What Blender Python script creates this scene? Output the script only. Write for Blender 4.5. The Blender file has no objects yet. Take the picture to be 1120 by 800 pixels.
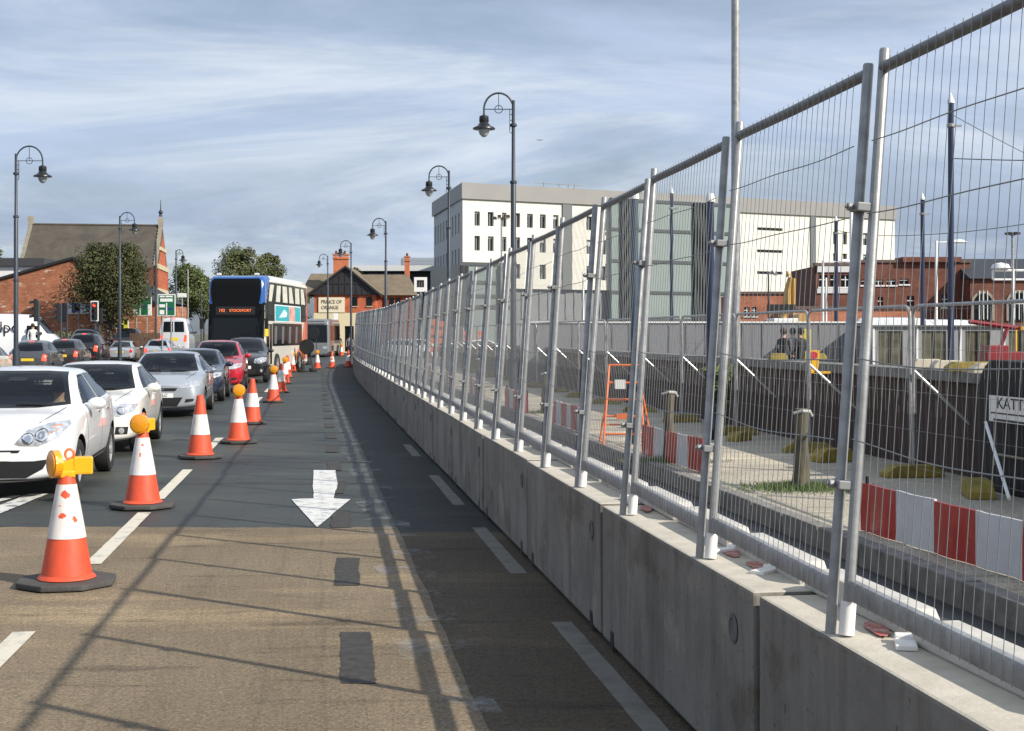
import bpy, bmesh, math, random
from mathutils import Vector, Matrix, noise
from mathutils.bvhtree import BVHTree
random.seed(7)
S = bpy.context.scene
COL = S.collection
R = math.radians
F = 1550.0; HZ = 365.0; CX = 560.0; EYE = 1.87      # focal length in photo pixels, horizon row, centre column, eye height

# ------------------------------------------------------------------ camera, sky, sun, exposure
cam = bpy.data.cameras.new('camera'); camo = bpy.data.objects.new('camera', cam); COL.objects.link(camo)
camo.location = (0, 0, EYE); camo.rotation_euler = (R(90), 0, 0)
cam.sensor_fit = 'HORIZONTAL'; cam.sensor_width = 36.0; cam.lens = 36.0*F/1120.0
cam.shift_y = -(400.0-HZ)/1120.0
cam.clip_start = 0.1; cam.clip_end = 9000
S.camera = camo
SUN_EL = 33.0; SUN_H = Vector((2.55, -1.58)).normalized()
SUN_ROT = math.atan2(SUN_H.x, SUN_H.y)
W = bpy.data.worlds.new('World'); S.world = W; W.use_nodes = True
def world():
    nt = W.node_tree; N = nt.nodes; L = nt.links
    bg = N['Background']; bg.inputs['Strength'].default_value = 0.068
    sky = N.new('ShaderNodeTexSky'); sky.sky_type = 'NISHITA'; sky.sun_disc = False
    sky.sun_elevation = R(SUN_EL); sky.sun_rotation = SUN_ROT
    sky.air_density = 1.0; sky.dust_density = 1.2; sky.ozone_density = 1.0
    tc = N.new('ShaderNodeTexCoord'); sp = N.new('ShaderNodeSeparateXYZ'); L.new(tc.outputs['Generated'], sp.inputs[0])
    def m(op, a, b=None, c=None):
        n = N.new('ShaderNodeMath'); n.operation = op
        for i, v in enumerate((a, b, c)):
            if v is None: continue
            if isinstance(v, (int, float)): n.inputs[i].default_value = v
            else: L.new(v, n.inputs[i])
        return n.outputs[0]
    z = m('MAXIMUM', sp.outputs['Z'], 0.0)
    den = m('ADD', z, 0.20)
    cmb = N.new('ShaderNodeCombineXYZ'); L.new(m('DIVIDE', sp.outputs['X'], den), cmb.inputs[0]); L.new(m('DIVIDE', sp.outputs['Y'], den), cmb.inputs[1])
    def ns(scale, detail, rough, sx=1, sy=1, off=(0,0,0), dist=0.0):
        mp = N.new('ShaderNodeMapping'); mp.inputs['Scale'].default_value = (sx, sy, 1); mp.inputs['Location'].default_value = off
        L.new(cmb.outputs[0], mp.inputs[0])
        n = N.new('ShaderNodeTexNoise'); n.inputs['Scale'].default_value = scale; n.inputs['Detail'].default_value = detail
        n.inputs['Roughness'].default_value = rough; n.inputs['Distortion'].default_value = dist
        L.new(mp.outputs[0], n.inputs['Vector']); return n.outputs['Fac']
    def ramp(v, a, b, lo=0.0, hi=1.0):
        r = N.new('ShaderNodeMapRange'); r.interpolation_type = 'SMOOTHSTEP'
        L.new(v, r.inputs['Value'])
        for k, x in zip(('From Min', 'From Max', 'To Min', 'To Max'), (a, b, lo, hi)): r.inputs[k].default_value = x
        return r.outputs[0]
    def mix(f, a, b):
        x = N.new('ShaderNodeMix'); x.data_type = 'RGBA'
        L.new(f, x.inputs[0])
        for i, v in ((6, a), (7, b)):
            if isinstance(v, tuple): x.inputs[i].default_value = (*v, 1)
            else: L.new(v, x.inputs[i])
        return x.outputs[2]
    # high thin sheet of pale cloud, streaked
    thin = ramp(ns(0.9, 8, 0.6, 1.0, 1.3, (3.1, 1.7, 0), 0.6), 0.30, 0.70, 0.30, 0.95)
    c = mix(thin, sky.outputs[0], (6.8, 8.2, 10.8))
    # brighter wisps
    wisp = ramp(ns(1.1, 10, 0.62, 0.75, 1.35, (0.4, 5.2, 0), 1.2), 0.40, 0.70, 0.0, 0.9)
    c = mix(wisp, c, (9.4, 10.3, 11.4))
    # low grey banks near the horizon
    low = ramp(ns(1.0, 10, 0.62, 1.0, 0.9, (7.3, 2.2, 0), 0.5), 0.36, 0.56)
    hor = ramp(z, 0.135, 0.05)
    c = mix(m('MULTIPLY', m('MULTIPLY', low, hor), 0.92), c, (4.0, 4.95, 6.6))
    # few dark shreds higher up
    shred = ramp(ns(3.2, 9, 0.62, 0.8, 1.1, (1.3, 9.4, 0), 0.6), 0.64, 0.78, 0.0, 0.55)
    c = mix(shred, c, (4.0, 4.9, 6.8))
    L.new(c, bg.inputs['Color'])
world()
sl = bpy.data.lights.new('sun', 'SUN'); sl.energy = 5.0; sl.angle = R(0.5); sl.color = (1.0, 0.93, 0.82)
so = bpy.data.objects.new('sun', sl); COL.objects.link(so)
sd = Vector((SUN_H.x*math.cos(R(SUN_EL)), SUN_H.y*math.cos(R(SUN_EL)), math.sin(R(SUN_EL))))
so.rotation_euler = sd.to_track_quat('Z', 'Y').to_euler(); so.location = (60, -40, 60)
S.view_settings.view_transform = 'Standard'; S.view_settings.look = 'None'; S.view_settings.exposure = 0.27; S.view_settings.gamma = 1.0
S.view_settings.use_curve_mapping = False
S.render.engine = 'CYCLES'; S.cycles.max_bounces = 6

# ------------------------------------------------------------------ helpers
def P(px, py, Y): return Vector(((px-CX)/F*Y, Y, EYE-(py-HZ)/F*Y))
def G(px, py, z=0.0):
    Y = (EYE-z)*F/(py-HZ); return Vector(((px-CX)/F*Y, Y, z))
def XY(px, Y): return (px-CX)/F*Y
def ZY(py, Y): return EYE-(py-HZ)/F*Y
def link(o):
    COL.objects.link(o); return o
def tag(o, label=None, cat=None, group=None, kind=None):
    if label: o['label'] = label
    if cat: o['category'] = cat
    if group: o['group'] = group
    if kind: o['kind'] = kind
    return o
def thing(name, label, cat, loc=(0, 0, 0), rz=0.0, group=None):
    o = bpy.data.objects.new(name, None); link(o); o.location = loc; o.rotation_euler = (0, 0, rz); o.empty_display_size = .1
    return tag(o, label, cat, group)
def copy_tree(o, parent=None):
    c = o.copy(); link(c)
    if parent: c.parent = parent
    for ch in list(o.children): copy_tree(ch, c)
    return c

MATS = {}
def mat(name, col, rough=0.7, metal=0.0, var=0.0, vscale=4.0, bump=0.0, bscale=40.0, col2=None, coat=0.0, emit=0.0, spec=0.5, island=0.0, detail=6.0, stretch=(1, 1, 1), lo=.3, hi=.7):
    if name in MATS: return MATS[name]
    m = bpy.data.materials.new(name); m.use_nodes = True; MATS[name] = m
    nt = m.node_tree; N = nt.nodes; L = nt.links; b = N['Principled BSDF']
    b.inputs['Roughness'].default_value = rough; b.inputs['Metallic'].default_value = metal
    b.inputs['Base Color'].default_value = (*col, 1); b.inputs['Specular IOR Level'].default_value = spec
    if coat: b.inputs['Coat Weight'].default_value = coat; b.inputs['Coat Roughness'].default_value = .03
    if emit: b.inputs['Emission Color'].default_value = (*col, 1); b.inputs['Emission Strength'].default_value = emit
    if var or col2 or bump or island:
        tc = N.new('ShaderNodeTexCoord'); mp = N.new('ShaderNodeMapping'); mp.inputs['Scale'].default_value = stretch
        L.new(tc.outputs['Object'], mp.inputs[0])
    if var or col2:
        n = N.new('ShaderNodeTexNoise'); n.inputs['Scale'].default_value = vscale; n.inputs['Detail'].default_value = detail; n.inputs['Roughness'].default_value = .65
        L.new(mp.outputs[0], n.inputs['Vector'])
        r = N.new('ShaderNodeValToRGB'); r.color_ramp.elements[0].position = lo; r.color_ramp.elements[1].position = hi
        c2 = col2 or tuple(min(1, c*(1+var)) for c in col); c1 = col if col2 else tuple(c*(1-var) for c in col)
        r.color_ramp.elements[0].color = (*c1, 1); r.color_ramp.elements[1].color = (*c2, 1)
        L.new(n.outputs['Fac'], r.inputs[0]); out = r.outputs[0]
        if island:
            ge = N.new('ShaderNodeNewGeometry'); mr = N.new('ShaderNodeMapRange'); mr.inputs['To Min'].default_value = 1-island; mr.inputs['To Max'].default_value = 1+island
            L.new(ge.outputs['Random Per Island'], mr.inputs[0])
            mx = N.new('ShaderNodeMix'); mx.data_type = 'RGBA'; mx.blend_type = 'MULTIPLY'; mx.inputs[0].default_value = 1
            L.new(out, mx.inputs[6]); L.new(mr.outputs[0], mx.inputs[7]); out = mx.outputs[2]
        L.new(out, b.inputs['Base Color'])
    if bump:
        n2 = N.new('ShaderNodeTexNoise'); n2.inputs['Scale'].default_value = bscale; n2.inputs['Detail'].default_value = 4
        L.new(mp.outputs[0], n2.inputs['Vector'])
        bm = N.new('ShaderNodeBump'); bm.inputs['Strength'].default_value = bump; bm.inputs['Distance'].default_value = .02
        L.new(n2.outputs['Fac'], bm.inputs['Height']); L.new(bm.outputs[0], b.inputs['Normal'])
    return m

class MB:
    """collects geometry for ONE mesh"""
    def __init__(s): s.v = []; s.f = []; s.mi = []; s.cur = 0
    def add(s, verts, faces, M=None):
        o = len(s.v)
        s.v += [tuple(M @ Vector(p)) if M else tuple(p) for p in verts]
        s.f += [tuple(i+o for i in f) for f in faces]; s.mi += [s.cur]*len(faces)
        return s
    def m(s, i): s.cur = i; return s
    def box(s, c, d, rz=0.0, M=None):
        x, y, z = d[0]/2, d[1]/2, d[2]/2
        vs = [(-x,-y,-z),(x,-y,-z),(x,y,-z),(-x,y,-z),(-x,-y,z),(x,-y,z),(x,y,z),(-x,y,z)]
        T = Matrix.Translation(c) @ Matrix.Rotation(rz, 4, 'Z')
        if M: T = T @ M
        return s.add(vs, [(0,3,2,1),(4,5,6,7),(0,1,5,4),(1,2,6,5),(2,3,7,6),(3,0,4,7)], T)
    def box2(s, a, b): return s.box([(a[i]+b[i])/2 for i in range(3)], [abs(b[i]-a[i]) for i in range(3)])
    def tube(s, pts, r, n=8, caps=True):
        pts = [Vector(p) for p in pts]; k = len(pts)
        rs = r if isinstance(r, (list, tuple)) else [r]*k
        o = len(s.v); up = None
        for i, p in enumerate(pts):
            d = (pts[min(i+1, k-1)]-pts[max(i-1, 0)]).normalized()
            if up is None: up = Vector((0, 0, 1)) if abs(d.z) < .9 else Vector((1, 0, 0))
            a = d.cross(up).normalized(); b = a.cross(d).normalized(); up = b
            for j in range(n):
                t = 2*math.pi*j/n; s.v.append(tuple(p+a*(rs[i]*math.cos(t))+b*(rs[i]*math.sin(t))))
        for i in range(k-1):
            for j in range(n):
                s.f.append((o+i*n+j, o+i*n+(j+1) % n, o+(i+1)*n+(j+1) % n, o+(i+1)*n+j)); s.mi.append(s.cur)
        if caps:
            s.f.append(tuple(o+j for j in range(n))[::-1]); s.f.append(tuple(o+(k-1)*n+j for j in range(n))); s.mi += [s.cur]*2
        return s
    def lathe(s, prof, n=20, M=None):
        vs = []; fs = []
        for (r, z) in prof:
            for j in range(n):
                t = 2*math.pi*j/n; vs.append((r*math.cos(t), r*math.sin(t), z))
        for i in range(len(prof)-1):
            for j in range(n): fs.append((i*n+j, i*n+(j+1) % n, (i+1)*n+(j+1) % n, (i+1)*n+j))
        if prof[0][0] > 1e-4: fs.append(tuple(range(n))[::-1])
        if prof[-1][0] > 1e-4: fs.append(tuple((len(prof)-1)*n+j for j in range(n)))
        return s.add(vs, fs, M)
    def prism(s, poly, h0, h1, M=None):
        """polygon (x,y) extruded along z"""
        n = len(poly)
        vs = [(x, y, h0) for x, y in poly]+[(x, y, h1) for x, y in poly]
        fs = [tuple(range(n))[::-1], tuple(range(n, 2*n))]+[(i, (i+1) % n, n+(i+1) % n, n+i) for i in range(n)]
        return s.add(vs, fs, M)
    def build(s, name, mats, parent=None, smooth=False, bevel=0.0, loc=None):
        me = bpy.data.meshes.new(name); me.from_pydata(s.v, [], s.f)
        if not isinstance(mats, (list, tuple)): mats = [mats]
        for q in mats: me.materials.append(q)
        me.polygons.foreach_set('material_index', s.mi)
        bm = bmesh.new(); bm.from_mesh(me)
        bmesh.ops.recalc_face_normals(bm, faces=bm.faces)
        if bevel: bmesh.ops.bevel(bm, geom=list(bm.edges), offset=bevel, segments=2, affect='EDGES', profile=.6, clamp_overlap=True)
        bm.to_mesh(me); bm.free()
        if smooth:
            me.polygons.foreach_set('use_smooth', [True]*len(me.polygons))
            try: me.set_sharp_from_angle(angle=R(40))
            except Exception: pass
        o = bpy.data.objects.new(name, me); link(o)
        if parent: o.parent = parent
        if loc is not None: o.location = loc
        return o
XZ = Matrix(((1, 0, 0, 0), (0, 0, -1, 0), (0, 1, 0, 0), (0, 0, 0, 1)))   # (x,y,h) -> (x,-h,y): a polygon drawn upright, facing -Y
YZ = Matrix(((0, 0, 1, 0), (1, 0, 0, 0), (0, 1, 0, 0), (0, 0, 0, 1)))    # (a,b,h) -> (h,a,b): a polygon drawn in the y-z plane

def struct(name, mb, m, **k):
    o = mb.build(name, m, **k); o['kind'] = 'structure'; return o

def evald(o):
    dg = bpy.context.evaluated_depsgraph_get(); dg.update()
    return bpy.data.meshes.new_from_object(o.evaluated_get(dg), depsgraph=dg)

def text_mesh(name, s, size, m, parent, M, extrude=.004, align='CENTER', sx=1.0):
    cu = bpy.data.curves.new('t', 'FONT'); cu.body = s; cu.size = size; cu.align_x = align; cu.align_y = 'CENTER'; cu.extrude = extrude; cu.resolution_u = 3
    o = bpy.data.objects.new('t', cu); link(o); me = evald(o); bpy.data.objects.remove(o); bpy.data.curves.remove(cu)
    me.transform(M @ Matrix.Diagonal((sx, 1, 1, 1))); me.materials.clear(); me.materials.append(m); me.name = name
    r = bpy.data.objects.new(name, me); link(r)
    if parent: r.parent = parent
    return r

def wall_holes(mb, A, dx, w, h, holes, depth=.2, thick=.3):
    """upright wall from A along dx (unit, horizontal), w wide, h tall, with real openings (u0,v0,u1,v1) that are `depth` deep; outside is to the right of dx turned -90"""
    dx = Vector(dx); up = Vector((0, 0, 1)); nin = Vector((-dx.y, dx.x, 0)); A = Vector(A)
    us = sorted({0, w, *[q for k in holes for q in (k[0], k[2])]}); vs = sorted({0, h, *[q for k in holes for q in (k[1], k[3])]})
    pt = lambda u, v, d=0: A+dx*u+up*v+nin*d
    for i in range(len(us)-1):
        for j in range(len(vs)-1):
            cu, cv = (us[i]+us[i+1])/2, (vs[j]+vs[j+1])/2
            if any(k[0] < cu < k[2] and k[1] < cv < k[3] for k in holes): continue
            mb.add([pt(us[i], vs[j]), pt(us[i+1], vs[j]), pt(us[i+1], vs[j+1]), pt(us[i], vs[j+1])], [(0, 1, 2, 3)])
    for (a, b, c, d) in holes:
        mb.add([pt(a, b), pt(c, b), pt(c, d), pt(a, d), pt(a, b, depth), pt(c, b, depth), pt(c, d, depth), pt(a, d, depth)], [(0, 1, 5, 4), (1, 2, 6, 5), (2, 3, 7, 6), (3, 0, 4, 7)])
    return pt

ORD = 'first second third fourth fifth sixth seventh eighth ninth tenth eleventh twelfth thirteenth fourteenth fifteenth sixteenth'.split()

# ------------------------------------------------------------------ materials
GALV = mat('galvanised', (.31, .315, .315), .42, .35, var=.3, vscale=9, bump=.05, bscale=60)
GALVR = mat('shaded_rail', (.15, .152, .155), .45, .3, var=.25, vscale=9)  # darker galvanised, the top rail's shaded side put into the colour
GALVD = mat('galvanised_wire', (.27, .275, .275), .5, .3, var=.1, vscale=5)
STEELW = mat('white_steel', (.75, .76, .75), .45)
BLACK = mat('black_plastic', (.012, .012, .013), .5)
RUBBER = mat('rubber', (.018, .018, .019), .8, var=.25, vscale=20)
GLASS = mat('dark_glass', (.006, .008, .010), .05, spec=.30)
def clearglass():
    m = bpy.data.materials.new('tinted_clear_glass'); m.use_nodes = True; nt = m.node_tree; N = nt.nodes; L = nt.links
    N.remove(N['Principled BSDF']); out = N['Material Output']
    t = N.new('ShaderNodeBsdfTransparent'); t.inputs[0].default_value = (.62, .66, .64, 1); g = N.new('ShaderNodeBsdfGlossy'); g.inputs['Roughness'].default_value = .03; g.inputs[0].default_value = (.9, .95, 1, 1)
    f = N.new('ShaderNodeFresnel'); f.inputs[0].default_value = 1.27; x = N.new('ShaderNodeMixShader'); L.new(f.outputs[0], x.inputs[0]); L.new(t.outputs[0], x.inputs[1]); L.new(g.outputs[0], x.inputs[2]); L.new(x.outputs[0], out.inputs['Surface']); return m
CGLASS = clearglass()
CHROME = mat('chrome', (.7, .7, .72), .12, 1.0)
RIM = mat('alloy_rim', (.50, .51, .53), .32, .35)
LAMPGLASS = mat('headlight_glass', (.62, .64, .66), .08, .55, coat=1, var=.45, vscale=16, detail=2)
REDLAMP = mat('tail_lamp', (.5, .01, .012), .15, coat=1)
BRAKE = mat('brake_lamp_lit', (1.0, .06, .03), .3, emit=1.6)
AMBER = mat('amber_lens', (.75, .22, .03), .15, coat=1)
PLATEW = mat('plate_white', (.75, .75, .72), .4); PLATEY = mat('plate_yellow', (.75, .52, .03), .4); INK = mat('ink', (.015, .015, .015), .6)
NAVY = mat('navy_paint', (.012, .02, .055), .35, coat=.3)
LAMPGREY = mat('lamp_post_paint', (.035, .045, .06), .45, var=.2)
CONER = mat('cone_red', (.66, .085, .032), .55, col2=(.44, .06, .03), vscale=6, bump=.08, bscale=30, detail=9, stretch=(1, 1, .45), lo=.45, hi=.75)
CONEW = mat('cone_white', (.72, .69, .66), .5, col2=(.46, .41, .38), vscale=7, detail=10, stretch=(1, 1, .5), lo=.46, hi=.74)
LAMPY = mat('warning_lamp_yellow', (.85, .40, .008), .35, var=.08, coat=.3)
LENSY = mat('warning_lens', (.85, .33, .005), .12, coat=1, bump=.3, bscale=70)
WHITEP = mat('white_plastic', (.78, .77, .74), .4)
YELLOWP = mat('yellow_plastic', (.25, .19, .03), .7, var=.5, vscale=6)
ORANGE = mat('orange_paint', (.78, .16, .03), .45)
REDB = mat('board_red', (.42, .022, .02), .35, var=.15, vscale=3, bump=.3, bscale=4, coat=.3)
WHITEB = mat('board_white', (.62, .63, .66), .35, var=.1, vscale=3, bump=.3, bscale=4, coat=.3)
CONC = None
def concrete_mat():
    m = bpy.data.materials.new('concrete'); m.use_nodes = True; nt = m.node_tree; N = nt.nodes; L = nt.links; b = N['Principled BSDF']; b.inputs['Roughness'].default_value = .9
    tc = N.new('ShaderNodeTexCoord'); oi = N.new('ShaderNodeObjectInfo'); ad = N.new('ShaderNodeVectorMath'); ad.operation = 'MULTIPLY_ADD'; ad.inputs[1].default_value = (1, 1, 1)
    L.new(tc.outputs['Object'], ad.inputs[0]); cx = N.new('ShaderNodeVectorMath'); cx.operation = 'SCALE'; cx.inputs['Scale'].default_value = .37; L.new(oi.outputs['Location'], cx.inputs[0]); L.new(cx.outputs[0], ad.inputs[2])
    def layer(prev, sc, st, lo, hi, a, c, det=8):
        mp = N.new('ShaderNodeMapping'); mp.inputs['Scale'].default_value = st; L.new(ad.outputs[0], mp.inputs[0])
        n = N.new('ShaderNodeTexNoise'); n.inputs['Scale'].default_value = sc; n.inputs['Detail'].default_value = det; n.inputs['Roughness'].default_value = .65; L.new(mp.outputs[0], n.inputs['Vector'])
        r = N.new('ShaderNodeValToRGB'); r.color_ramp.elements[0].position = lo; r.color_ramp.elements[1].position = hi; r.color_ramp.elements[0].color = (*a, 1); r.color_ramp.elements[1].color = (*c, 1); L.new(n.outputs['Fac'], r.inputs[0])
        if prev is None: return r.outputs[0]
        x = N.new('ShaderNodeMix'); x.data_type = 'RGBA'; x.blend_type = 'MULTIPLY'; x.inputs[0].default_value = 1; L.new(prev, x.inputs[6]); L.new(r.outputs[0], x.inputs[7]); return x.outputs[2]
    c = layer(None, 1.4, (1, 1, 1), .32, .70, (.155, .142, .124), (.25, .232, .205))
    c = layer(c, 3.0, (1, 1.6, .22), .48, .66, (1, 1, 1), (.68, .66, .63))       # run-down streaks
    c = layer(c, 2.0, (1, 1, 1), .58, .68, (1, 1, 1), (1.5, 1.46, 1.38))         # pale cement bloom
    c = layer(c, 26, (1, 1, 1), .30, .36, (.55, .54, .53), (1, 1, 1), 3)          # blow holes
    c = layer(c, 1.1, (1, 1, 1.8), .56, .64, (1, 1, 1), (.74, .70, .64))          # damp blotches
    L.new(c, b.inputs['Base Color'])
    n2 = N.new('ShaderNodeTexNoise'); n2.inputs['Scale'].default_value = 40; L.new(tc.outputs['Object'], n2.inputs['Vector']); bp = N.new('ShaderNodeBump'); bp.inputs['Strength'].default_value = .15; bp.inputs['Distance'].default_value = .02; L.new(n2.outputs['Fac'], bp.inputs['Height']); L.new(bp.outputs[0], b.inputs['Normal'])
    return m
CONC = concrete_mat()
# ------------------------------------------------------------------ setting: ground, road, pavement, terrace, hills
def bx(Y): return .822-.1425*(Y-6.66)+(.000575*(Y-45)**2 if Y > 45 else 0)
def bdir(Y):
    d = Vector((bx(Y+.05)-bx(Y-.05), .1, 0)); return d.normalized()
def asphalt_mat(name, c1, c2, c3, rough, grit=220, bump=.35):
    m = bpy.data.materials.new(name); m.use_nodes = True; MATS[name] = m
    nt = m.node_tree; N = nt.nodes; L = nt.links; b = N['Principled BSDF']; b.inputs['Roughness'].default_value = rough; b.inputs['Specular IOR Level'].default_value = .3
    tc = N.new('ShaderNodeTexCoord')
    def ns(sc, det, stretch=(1, 1, 1), ro=.6):
        mp = N.new('ShaderNodeMapping'); mp.inputs['Scale'].default_value = stretch; L.new(tc.outputs['Object'], mp.inputs[0])
        n = N.new('ShaderNodeTexNoise'); n.inputs['Scale'].default_value = sc; n.inputs['Detail'].default_value = det; n.inputs['Roughness'].default_value = ro
        L.new(mp.outputs[0], n.inputs['Vector']); return n.outputs['Fac']
    def ramp(v, p0, p1, a, bb):
        r = N.new('ShaderNodeValToRGB'); r.color_ramp.elements[0].position = p0; r.color_ramp.elements[1].position = p1
        r.color_ramp.elements[0].color = a; r.color_ramp.elements[1].color = bb; L.new(v, r.inputs[0]); return r.outputs[0]
    def mix(f, a, c, mode='MIX'):
        x = N.new('ShaderNodeMix'); x.data_type = 'RGBA'; x.blend_type = mode
        if isinstance(f, float): x.inputs[0].default_value = f
        else: L.new(f, x.inputs[0])
        for i, v in ((6, a), (7, c)):
            if isinstance(v, tuple): x.inputs[i].default_value = v
            else: L.new(v, x.inputs[i])
        return x.outputs[2]
    big = ramp(ns(.35, 6), .35, .65, (*c1, 1), (*c2, 1))
    trk = ramp(ns(.9, 5, (1, .12, 1)), .45, .72, (0, 0, 0, 1), (.8, .8, .8, 1))
    col = mix(trk, big, (*c3, 1))
    spk = ramp(ns(grit, 2), .32, .70, (.62, .62, .62, 1), (1.36, 1.34, 1.31, 1))
    col = mix(1.0, col, spk, 'MULTIPLY')
    sp2 = ramp(ns(38, 5, ro=.7), .3, .7, (.68, .68, .68, 1), (1.32, 1.32, 1.3, 1))
    col = mix(1.0, col, sp2, 'MULTIPLY')
    crk = ramp(ns(2.3, 8, (.25, 1.5, 1), .7), .56, .64, (1, 1, 1, 1), (.60, .60, .62, 1))
    col = mix(1.0, col, crk, 'MULTIPLY')
    wear = ramp(ns(.8, 10, (.25, .9, 1), .70), .52, .70, (1, 1, 1, 1), (1.75, 1.72, 1.58, 1))
    col = mix(1.0, col, wear, 'MULTIPLY')
    L.new(col, b.inputs['Base Color'])
    bp = N.new('ShaderNodeBump'); bp.inputs['Strength'].default_value = bump; bp.inputs['Distance'].default_value = .012
    L.new(ns(grit*.6, 3), bp.inputs['Height']); L.new(bp.outputs[0], b.inputs['Normal'])
    return m
ASPH = asphalt_mat('asphalt', (.021, .027, .028), (.062, .066, .057), (.052, .057, .055), .58, 90)
BUFF = asphalt_mat('buff_surfacing', (.178, .137, .090), (.222, .176, .120), (.142, .110, .072), .85, 75)
SHADE_ASPH = asphalt_mat('shade_asphalt', (.022, .025, .026), (.034, .037, .037), (.026, .029, .030), .75, 90)  # asphalt darkened to carry the barrier's shade in its colour
DAMP = asphalt_mat('closed_lane_asphalt', (.035, .038, .042), (.075, .078, .08), (.10, .10, .10), .5, 120)
PAVE = asphalt_mat('paving', (.38, .345, .28), (.45, .41, .335), (.33, .30, .24), .85, 60, .15)
PAINT = mat('road_paint', (.60, .56, .46), .7, col2=(.30, .29, .26), vscale=5, detail=9, lo=.52, hi=.72)
PAINTW = mat('road_paint_worn', (.60, .60, .57), .75, col2=(.14, .14, .14), vscale=6, detail=10, lo=.50, hi=.60)
PAINTG = mat('road_paint_grey', (.19, .18, .155), .8, col2=(.11, .103, .09), vscale=5, detail=9, lo=.45, hi=.7)
TAR = mat('tar_patch', (.040, .036, .031), .75, var=.5, vscale=14)
YPAINT = mat('yellow_road_paint', (.55, .40, .10), .7, col2=(.10, .09, .06), vscale=4, detail=8, lo=.46, hi=.58)

mb = MB(); mb.add([(-4000, -60, -.05), (4000, -60, -.05), (4000, 7000, -.05), (-4000, 7000, -.05)], [(0, 1, 2, 3)])
struct('ground', mb, mat('open_ground', (.09, .10, .06), .9, var=.4, vscale=.05))
mb = MB(); mb.add([(-70, -12, 0), (25, -12, 0), (25, 330, 0), (-70, 330, 0)], [(0, 1, 2, 3)]); struct('road', mb, ASPH)
def wob(a, b, n, amp, seed):
    return [Vector(a).lerp(Vector(b), i/n)+Vector((0, amp*(noise.noise((i*.23, seed, .3))+.6*noise.noise((i*.9, seed, 4.3))), 0)) for i in range(n+1)]
edge = wob((-14, 13.75, .004), (-.1, 13.62, .004), 140, .07, 2.0)
edge = [(p.x, p.y, .004) for p in edge]
vs = [(-14, -11.5, .004), (2.5, -11.5, .004), (bx(8)+.1, 8, .004)]+edge[::-1]
mb = MB(); mb.add(vs, [tuple(range(len(vs)))]); struct('buff_road_surface', mb, BUFF)
# closed lane behind the blocks
def strip(Y0, Y1, off0, off1, z, step=2.0):
    n = max(1, int((Y1-Y0)/step)); vs = []
    for i in range(n+1):
        Y = Y0+(Y1-Y0)*i/n; vs += [(bx(Y)+off0, Y, z), (bx(Y)+off1, Y, z)]
    return vs, [(2*i, 2*i+1, 2*i+3, 2*i+2) for i in range(n)]
mb = MB(); mb.add(*strip(-8, 100, .35, 2.7, .005)); struct('closed_lane', mb, DAMP)
KO = 2.62; WO = 5.95; PZ = .19
mb = MB(); mb.add(*strip(-8, 100, KO+.15, WO+.2, PZ)); struct('pavement', mb, PAVE)
KERB = mat('kerb_stone', (.20, .19, .175), .85, var=.4, vscale=5, bump=.2, bscale=50)
mb = MB()
Y = -6.0
while Y < 96:
    d = bdir(Y+.45); c = Vector((bx(Y+.45)+KO+.075, Y+.45, (PZ+.01)/2+.002))
    mb.box(c, (.15, .895, PZ+.006+random.uniform(-.004, .004)), rz=math.atan2(-d.x, d.y)); Y += .915
struct('kerb', mb, KERB, bevel=.012)
# lane markings
def dash(name, a, b, w, m, z=.009, label=None):
    a = Vector((a[0], a[1], 0)); b = Vector((b[0], b[1], 0)); d = (b-a).normalized(); n = Vector((d.y, -d.x, 0))*w/2
    k = max(3, int((b-a).length/.15)); vs = []
    for i in range(k+1):
        p = a.lerp(b, i/k); j = .012*noise.noise((i*1.3, a.x, a.y))
        vs += [tuple(p-n*(1+j*8)+Vector((0, 0, z))), tuple(p+n*(1+j*6)+Vector((0, 0, z)))]
    q = MB(); q.add(vs, [(2*i, 2*i+1, 2*i+3, 2*i+2) for i in range(k)]); return struct(name, q, m)
LX = lambda Y: -2.96-.132*(Y-8.2)
for (y0, y1) in ((5.2, 8.85), (11.45, 14.75), (15.95, 19.4), (22.0, 25.3), (29.2, 32.6), (38.0, 41.5), (45, 48.5), (54, 57.5)):
    dash('lane_dash', (LX(y0), y0), (LX(y1), y1), .135, PAINT)
dash('lane_dash', G(-20, 566)[:2], G(42, 541)[:2], .22, PAINTW); dash('lane_dash', G(-30, 556)[:2], G(18, 543)[:2], .12, PAINTW)
for (y0, y1) in ((5.3, 9.15), (11.0, 13.6), (15.4, 18.6), (21.5, 23.8)):
    dash('edge_dash', (bx(y0)-.15, y0), (bx(y1)-.15, y1), .13, PAINTG)
# the turned white arrow
def gp(l): return [tuple(G(*p).xy)+(.009,) for p in l]
def sub_poly(poly, n=6):
    out = []
    for i, a in enumerate(poly):
        b = poly[(i+1) % len(poly)]
        for k in range(n):
            p = Vector(a).lerp(Vector(b), k/n); out.append((p.x+.012*noise.noise(p*6), p.y+.05*noise.noise(p*5+Vector((3, 1, 0))), .009))
    return out
arrow = sub_poly(gp([(343, 515), (367, 515), (369, 530), (365, 546), (383, 547), (347, 578), (319, 547), (343, 546), (342, 530)]))
mb = MB(); mb.add(arrow, [tuple(range(len(arrow)))]); struct('road_arrow', mb, mat('arrow_paint', (.66, .66, .63), .75, col2=(.16, .165, .165), vscale=7, detail=10, lo=.50, hi=.70))
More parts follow.
